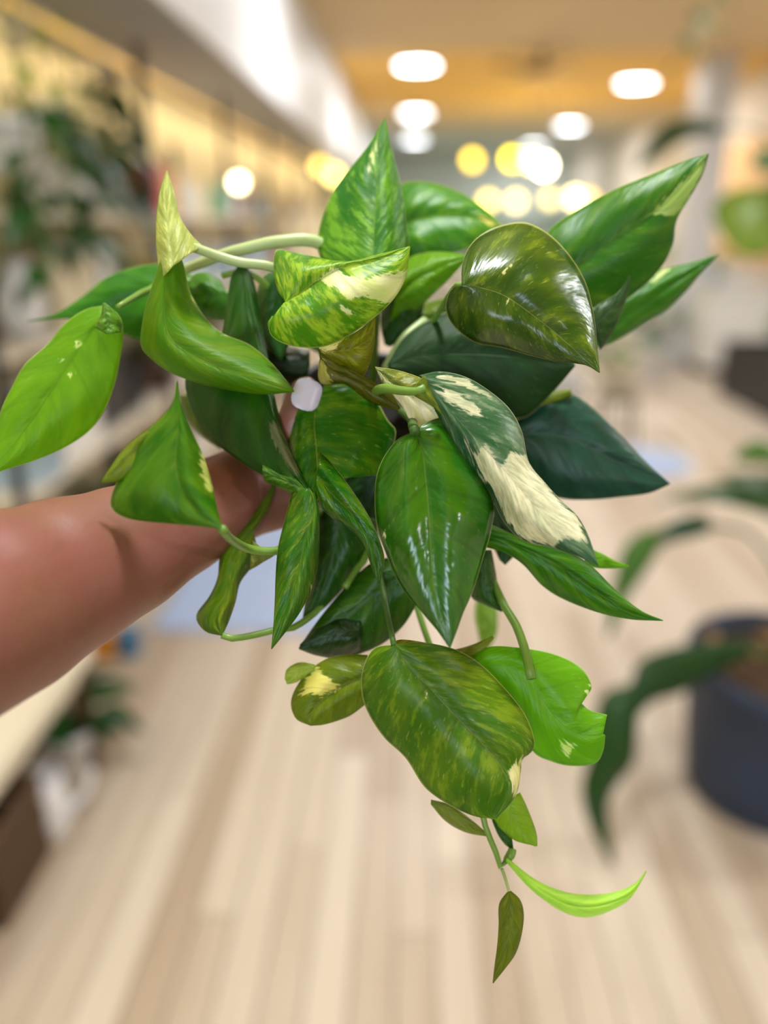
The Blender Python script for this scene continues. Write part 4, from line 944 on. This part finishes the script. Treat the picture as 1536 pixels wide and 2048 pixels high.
# long leaf arching over the rim down to the floor
bg_loft(big, G_dark, [(1500, 1285, 1.90), (1420, 1290, 1.86), (1340, 1305, 1.83), (1285, 1330, 1.81), (1262, 1375, 1.80)], [(1500, 1300, 1.89), (1420, 1318, 1.85), (1345, 1340, 1.81), (1300, 1365, 1.79), (1268, 1400, 1.79)], [(1500, 1310, 1.90), (1420, 1345, 1.86), (1355, 1378, 1.83), (1305, 1395, 1.81), (1275, 1425, 1.80)])
bg_loft(big, G_dark, [(1268, 1372, 1.80), (1215, 1395, 1.79), (1196, 1450, 1.79), (1185, 1520, 1.80), (1170, 1580, 1.81), (1182, 1650, 1.82), (1222, 1730, 1.83)], [(1272, 1395, 1.78), (1235, 1440, 1.76), (1222, 1500, 1.76), (1205, 1570, 1.78), (1195, 1630, 1.80), (1205, 1690, 1.81), (1224, 1732, 1.83)],
        [(1276, 1425, 1.80), (1266, 1470, 1.79), (1258, 1520, 1.79), (1232, 1560, 1.80), (1212, 1610, 1.81), (1218, 1680, 1.82), (1228, 1732, 1.83)])
# thin upper leaf
bg_loft(big, G_teal, [(1420, 1040, 2.0), (1390, 1035, 2.0), (1350, 1045, 2.0), (1320, 1065, 2.0)], [(1420, 1052, 1.99), (1385, 1052, 1.98), (1350, 1062, 1.98), (1316, 1080, 1.99)], [(1420, 1062, 2.0), (1385, 1070, 2.0), (1350, 1078, 2.0), (1318, 1090, 2.0)])
bg_loft(big, G_mid, [(1325, 1062, 1.99), (1280, 1072, 1.98), (1250, 1105, 1.98), (1232, 1160, 1.99), (1222, 1215, 2.0), (1214, 1270, 2.01)], [(1322, 1075, 1.98), (1288, 1098, 1.97), (1262, 1135, 1.97), (1242, 1180, 1.98), (1230, 1225, 1.99), (1216, 1272, 2.0)], [(1320, 1090, 1.99), (1296, 1125, 1.98), (1272, 1160, 1.98), (1250, 1195, 1.99), (1236, 1235, 2.0), (1220, 1274, 2.01)])
bg_loft(big, G_mid, [(1560, 905, 1.95), (1525, 885, 1.95), (1490, 895, 1.95), (1465, 915, 1.95)], [(1560, 915, 1.94), (1525, 905, 1.94), (1492, 910, 1.94), (1466, 918, 1.94)], [(1560, 930, 1.95), (1525, 922, 1.95), (1495, 922, 1.95), (1468, 922, 1.95)])
for pts in ([(1500, 1298, 1.895), (1560, 1320, 1.93), (1600, 1400, 1.98)], [(1418, 1050, 1.995), (1500, 1070, 2.02), (1570, 1180, 2.04), (1600, 1400, 2.0)], [(1560, 915, 1.945), (1610, 980, 1.98), (1630, 1200, 2.02), (1610, 1400, 2.0)]):
    tube('stem', [at(*q) - big.location for q in pts], [.006, .008, .010], M_stem_dark, big, n=8)
for k in range(5):
    a = (-.3, .5, 1.3, 2.0, 2.8)[k]; inst('leaf', BROAD, G_dark, big, (.05 * math.cos(a), .05 * math.sin(a), Hh - .04), (0, -.25, a), 1.5)

# ---- hanging basket close on the right, only its leaves reach into the picture
p = at(1610, 420, 2.6)
hb = empty('hanging_basket', p); tag(hb, 'hanging basket with broad drooping leaves above the large navy pot', 'potted plant')
inst('pot', pot_mesh(.12, .16), P_cream, hb, (0, 0, -.05)); dirt(hb, .108, .08)
for k in range(3):
    a = k * 2.094; tube('hanger_cord', [(.12 * math.cos(a), .12 * math.sin(a), .11), (.04 * math.cos(a), .04 * math.sin(a), .6), (0, 0, CEIL - p.z)], .002, M_cord, hb, n=5)
bg_loft(hb, G_lime, [(1570, 380, 2.55), (1510, 385, 2.52), (1460, 395, 2.50), (1432, 430, 2.49), (1450, 480, 2.49)], [(1570, 420, 2.54), (1520, 425, 2.50), (1485, 435, 2.48), (1460, 455, 2.48), (1458, 490, 2.49)], [(1570, 480, 2.55), (1535, 490, 2.52), (1505, 500, 2.50), (1480, 502, 2.49), (1462, 496, 2.49)])
bg_loft(hb, G_dark, [(1440, 248, 2.55), (1390, 240, 2.53), (1340, 250, 2.52), (1300, 285, 2.52), (1270, 335, 2.52)], [(1440, 256, 2.54), (1390, 254, 2.52), (1345, 266, 2.51), (1308, 298, 2.51), (1272, 338, 2.52)], [(1440, 266, 2.55), (1392, 268, 2.53), (1352, 282, 2.52), (1318, 308, 2.52), (1274, 340, 2.52)])
bg_loft(hb, G_mid, [(1575, 300, 2.56), (1540, 300, 2.54), (1505, 312, 2.53)], [(1575, 322, 2.55), (1540, 322, 2.53), (1502, 325, 2.52)], [(1575, 345, 2.56), (1540, 340, 2.54), (1506, 335, 2.53)])
for pts in ([(1440, 256, 2.545), (1530, 270, 2.57), (1600, 420, 2.6)], [(1570, 420, 2.545), (1590, 430, 2.57), (1605, 440, 2.6)], [(1575, 322, 2.555), (1598, 350, 2.58), (1608, 420, 2.6)]):
    tube('stem', [at(*q) - hb.location for q in pts], [.004, .005, .006], M_stem_dark, hb, n=8)
for k in range(6): inst('leaf', ARCH, G_mid, hb, (0, 0, .08), (0, .1, -1.2 + k * .55), 1.3)
# pale vine dangling from the ceiling
top = on_z(1440, -60, CEIL - .0); top = Vector((2.05, 5.6, CEIL))
hv = empty('hanging_vine', top); tag(hv, 'pale thin vine dangling from a ceiling hook', 'vine')
a0 = at(1425, 5, 5.3); a1 = at(1400, 60, 5.2); a2 = at(1372, 125, 5.2)
link('hook', lathe_mesh('hook', [(.001, 0), (.03, 0), (.03, -.012), (.008, -.03), (.001, -.03)], 16), P_white, hv)
vn = tube('vine', [(0, 0, -.02)] + [tuple(x - top) for x in (a0, a1, a2)], [.012, .016, .014, .006], bg_leaf_mat('vine_pale', (120, 170, 140), (170, 200, 160)), hv, n=6, seg=20)
for k in range(8):
    q = (a0 - top).lerp(a2 - top, k / 7); inst('leaf', ARCH, G_teal, vn, q, (0, .9, k * 2.1), .7)

# ---- far side: counters, pots and racks along the opposite wall
def stand(label, loc, h, s=.16):
    r = empty('plant_stand', loc); tag(r, label, 'plant stand')
    for k in range(4):
        a = math.pi / 4 + k * math.pi / 2; tube('leg', [(s * 1.15 * math.cos(a), s * 1.15 * math.sin(a), 0), (s * .9 * math.cos(a), s * .9 * math.sin(a), h)], .012, M_darkmetal, r, n=8)
    link('top', lathe_mesh('top', [(.001, h - .02), (s, h - .02), (s, h), (.001, h)], 28), M_darkmetal, r)
    link('ring', lathe_mesh('ring', [(s * .98, h * .4), (s * 1.02, h * .4), (s * 1.02, h * .4 + .015), (s * .98, h * .4 + .015)], 28, True), M_darkmetal, r)
stand('black metal plant stand with splayed legs', (1.46, 5.42, 0), .34, .15)
potted('floor_plant', 'green plant in a cream pot on the black metal stand', (1.46, 5.42, .34), .13, .22, P_cream, BROAD, 10, G_mid, 51, .8)
potted('floor_plant', 'leafy plant in a white pot standing beside the black stand', (1.12, 5.7, 0), .17, .42, P_white, BROAD, 10, G_dark, 52, .9)
potted('floor_plant', 'small plant in a terracotta pot behind the black stand', (1.28, 6.25, 0), .13, .24, P_terra, ARCH, 12, G_mid, 53, 1.0)
def planter(label, a, b, mt, seed, n=14, tm=None, lm=None):
    r = empty('planter_box', ((a[0] + b[0]) / 2, (a[1] + b[1]) / 2, 0)); hx, hy, h = (b[0] - a[0]) / 2, (b[1] - a[1]) / 2, b[2]; tag(r, label, 'planter')
    for nm, c0, c1 in (('side_panel', (-hx, -hy, 0), (-hx + .02, hy, h)), ('side_panel', (hx - .02, -hy, 0), (hx, hy, h)), ('end_panel', (-hx + .02, -hy, 0), (hx - .02, -hy + .02, h)), ('end_panel', (-hx + .02, hy - .02, 0), (hx - .02, hy, h)), ('soil', (-hx + .02, -hy + .02, .01), (hx - .02, hy - .02, h - .05))):
        box(nm, c0, c1, M_soil if nm == 'soil' else mt, r)
    rnd = random.Random(seed)
    for k in range(n): inst('leaf', tm or BROAD, lm or G_mid, r, (rnd.uniform(-hx, hx) * .7, rnd.uniform(-hy, hy) * .85, h - .05), (rnd.uniform(-.2, .2), rnd.uniform(-.3, .4), rnd.random() * 6.3), rnd.uniform(.7, 1.1))
planter('long black planter box along the far wall side', (2.85, 5.2, 0), (3.35, 7.2, .48), P_black, 61, 14, BROAD, G_mid)
ct = empty('counter', (3.3, 9.6, 0)); tag(ct, 'white display counter past the black planter box', 'counter')
box('body', (-.32, -1.6, .08), (.32, 1.6, .80), M_whitepaint, ct); box('worktop', (-.35, -1.63, .80), (.35, 1.63, .84), M_whitepaint, ct); box('plinth', (-.28, -1.56, 0), (.28, 1.56, .08), M_darkmetal, ct)
random.seed(3)
for k, (yy, c, lm, tm) in enumerate(((8.2, P_white, G_mid, BROAD), (8.8, P_blue, G_lime, ARCH), (9.4, P_white, G_dark, BROAD), (10.0, P_grey, G_mid, STRAP), (10.6, P_cream, G_lime, BROAD), (11.1, P_white, G_dark, ARCH))):
    potted('counter_plant', '%s potted plant on the white display counter, counted from the camera' % ORD[k], (3.25, yy, .84), .11, .18, c, tm, 10, lm, 70 + k, .9, group='plants on the display counter')
for k, (x, y, c, cn, tm, lm, sc, r_) in enumerate(((2.35, 7.6, P_white, 'white', BROAD, G_dark, 1.3, .17), (2.60, 8.5, P_grey, 'grey', BROAD, G_mid, 1.2, .17), (2.3, 9.7, P_white, 'white', MONST, G_dark, 1.0, .19), (2.45, 11.0, P_blue, 'light blue', BROAD, G_mid, 1.2, .19), (2.2, 12.4, P_white, 'white', MONST, G_mid, 1.2, .2))):
    potted('floor_plant', '%s tall floor plant in a %s pot before the display counter' % (ORD[k], cn), (x, y, 0), r_, .36, c, tm, 10, lm, 80 + k, sc, .35)
# far end of the shop: taller plants before the pale wall
for k, (x, y, c, cn, tm, lm, sc) in enumerate(((-.3, 13.6, P_grey, 'grey', MONST, G_teal, 1.9), (.55, 15.0, P_white, 'white', MONST, G_mid, 2.3), (1.35, 16.2, P_white, 'white', MONST, G_mid, 2.4), (.1, 17.3, P_terra, 'terracotta', MONST, G_teal, 2.4), (2.2, 16.8, P_grey, 'grey', MONST, G_mid, 2.5), (2.45, 15.2, P_white, 'white', MONST, G_teal, 2.2), (.95, 18.4, P_black, 'black', MONST, G_mid, 2.6))):
    potted('tall_plant', '%s big-leaved tall plant in a %s pot at the far end of the shop' % (ORD[k], cn), (x, y, 0), .24, .5, c, tm, 9, lm, 90 + k, sc, .45, 'tall plants at the far end')
tb_ = empty('display_table', (.75, 11.2, 0)); tag(tb_, 'pale display table in the aisle far behind the pothos', 'table')
box('tabletop', (-.7, -.5, .72), (.7, .5, .76), M_benchtop, tb_)
for sx in (-.64, .58):
    for sy in (-.44, .38): box('leg', (sx, sy, 0), (sx + .06, sy + .06, .72), M_whitepaint, tb_)
for k, (x, lm) in enumerate(((.3, G_lime), (.75, G_mid), (1.2, G_lime))):
    potted('table_plant', '%s small plant in a row on the pale display table' % ORD[k], (x, 11.1, .76), .09, .15, P_white, ARCH, 10, lm, 120 + k, 1.2)
# boards on the far-side wall, the orange glow put into their colour
pnl = empty('wall_panel', (XR, 9.0, 0)); tag(pnl, 'orange-glow coloured boards on the far-side wall above the counter', 'panel')
for k in range(9): box('board', (-.03, -1.2 + k * .34, 1.05), (0, -1.2 + k * .34 + .33, 2.35), wood('orange_glow_panel', (232, 184, 124), (246, 206, 150), .5, axis=2, scale=2), pnl)

# ---- pendant globe lamps (the round out-of-focus lights)
def pendant(px, py, D, r, col, name, s, label):
    p_ = on_y(px, py, D); rt = empty('pendant_lamp', (p_.x, p_.y, CEIL)); tag(rt, label, 'pendant lamp', 'pendant globe lamps')
    z = p_.z - CEIL
    link('canopy', lathe_mesh('canopy', [(.001, 0), (.05, 0), (.045, -.02), (.001, -.025)], 20), P_black, rt)
    tube('cord', [(0, 0, -.02), (0, 0, z / 2), (0, 0, z + r)], .003, P_black, rt, n=5)
    g = link('globe', lathe_mesh('globe', [(max(.0005, r * math.sin(math.pi * k / 14)), z - r * math.cos(math.pi * k / 14)) for k in range(15)], 24), emit(name, col, s), rt)
    link('socket', lathe_mesh('socket', [(.001, z + r * .96), (r * .3, z + r * .95), (r * .28, z + r * 1.4), (.001, z + r * 1.45)], 16), P_black, rt)
PEND = [(945, 320, 12.6, .085, (255, 214, 50), 'globe_yellow', 7, 'yellow globe pendant, the dimmer of the yellow pair'), (1024, 318, 12.2, .085, (255, 226, 20), 'globe_bright_yellow', 11, 'bright yellow globe pendant below the ceiling downlights'),
        (1062, 322, 12.0, .085, (255, 226, 150), 'globe_warm', 12, 'warm globe pendant touching the brightest one'), (1088, 332, 11.6, .09, (255, 240, 200), 'globe_white', 26, 'brightest warm white globe pendant of the far cluster'),
        (977, 402, 13.0, .085, (255, 226, 120), 'globe_soft', 6, 'soft yellow globe pendant low before the far plants'), (1032, 402, 12.8, .085, (255, 228, 140), 'globe_cream', 6.5, 'cream globe pendant low between two others'),
        (1100, 398, 13.4, .085, (255, 228, 140), 'globe_cream_dim', 4.5, 'dim cream globe pendant beside the low bright one'), (1150, 396, 12.4, .09, (255, 236, 160), 'globe_cream_bright', 10, 'bright cream globe pendant low over the aisle end'),
        (1178, 398, 13.2, .08, (255, 214, 110), 'globe_amber', 4.5, 'amber globe pendant, last of the low ones'),
        (640, 332, 9.4, .055, (255, 216, 110), 'globe_wall_dim', 6, 'dim yellow globe pendant by the end of the soffit'), (668, 350, 9.0, .06, (255, 226, 130), 'globe_wall', 9, 'yellow globe pendant by the end of the soffit')]
for a in PEND: pendant(*a)
p_ = on_x(477, 365, -1.0); rt = empty('string_bulb', (p_.x, p_.y, 2.15)); tag(rt, 'single cream globe bulb hung under the soffit', 'bulb'); z = p_.z - 2.15
tube('cord', [(0, 0, 0), (0, 0, z / 2), (0, 0, z + .028)], .002, P_black, rt, n=5)
link('globe', lathe_mesh('globe', [(max(.0005, .03 * math.sin(math.pi * k / 14)), z - .03 * math.cos(math.pi * k / 14)) for k in range(15)], 20), emit('globe_single', (255, 244, 200), 14), rt)
link('socket', lathe_mesh('socket', [(.001, z + .028), (.011, z + .027), (.010, z + .05), (.001, z + .052)], 14), P_black, rt)
# ceiling fan, far, seen edge-on
fp = on_z(1085, 98, CEIL); fan = empty('ceiling_fan', (fp.x, fp.y, CEIL - .03)); tag(fan, 'dark ceiling fan between the two rows of downlights', 'ceiling fan')
link('motor', lathe_mesh('motor', [(.001, 0), (.06, 0), (.05, -.03), (.02, -.05), (.02, -.09), (.09, -.10), (.10, -.15), (.05, -.17), (.001, -.17)], 24), P_brown, fan)
fb = box_mesh('fan_blade', (.10, -.05, -.128), (.5, .05, -.120), .003); fb.materials.append(P_brown)
for k in range(4): inst('fan_blade', fb, P_brown, fan, (0, 0, 0), (.12, 0, k * math.pi / 2 + .3))
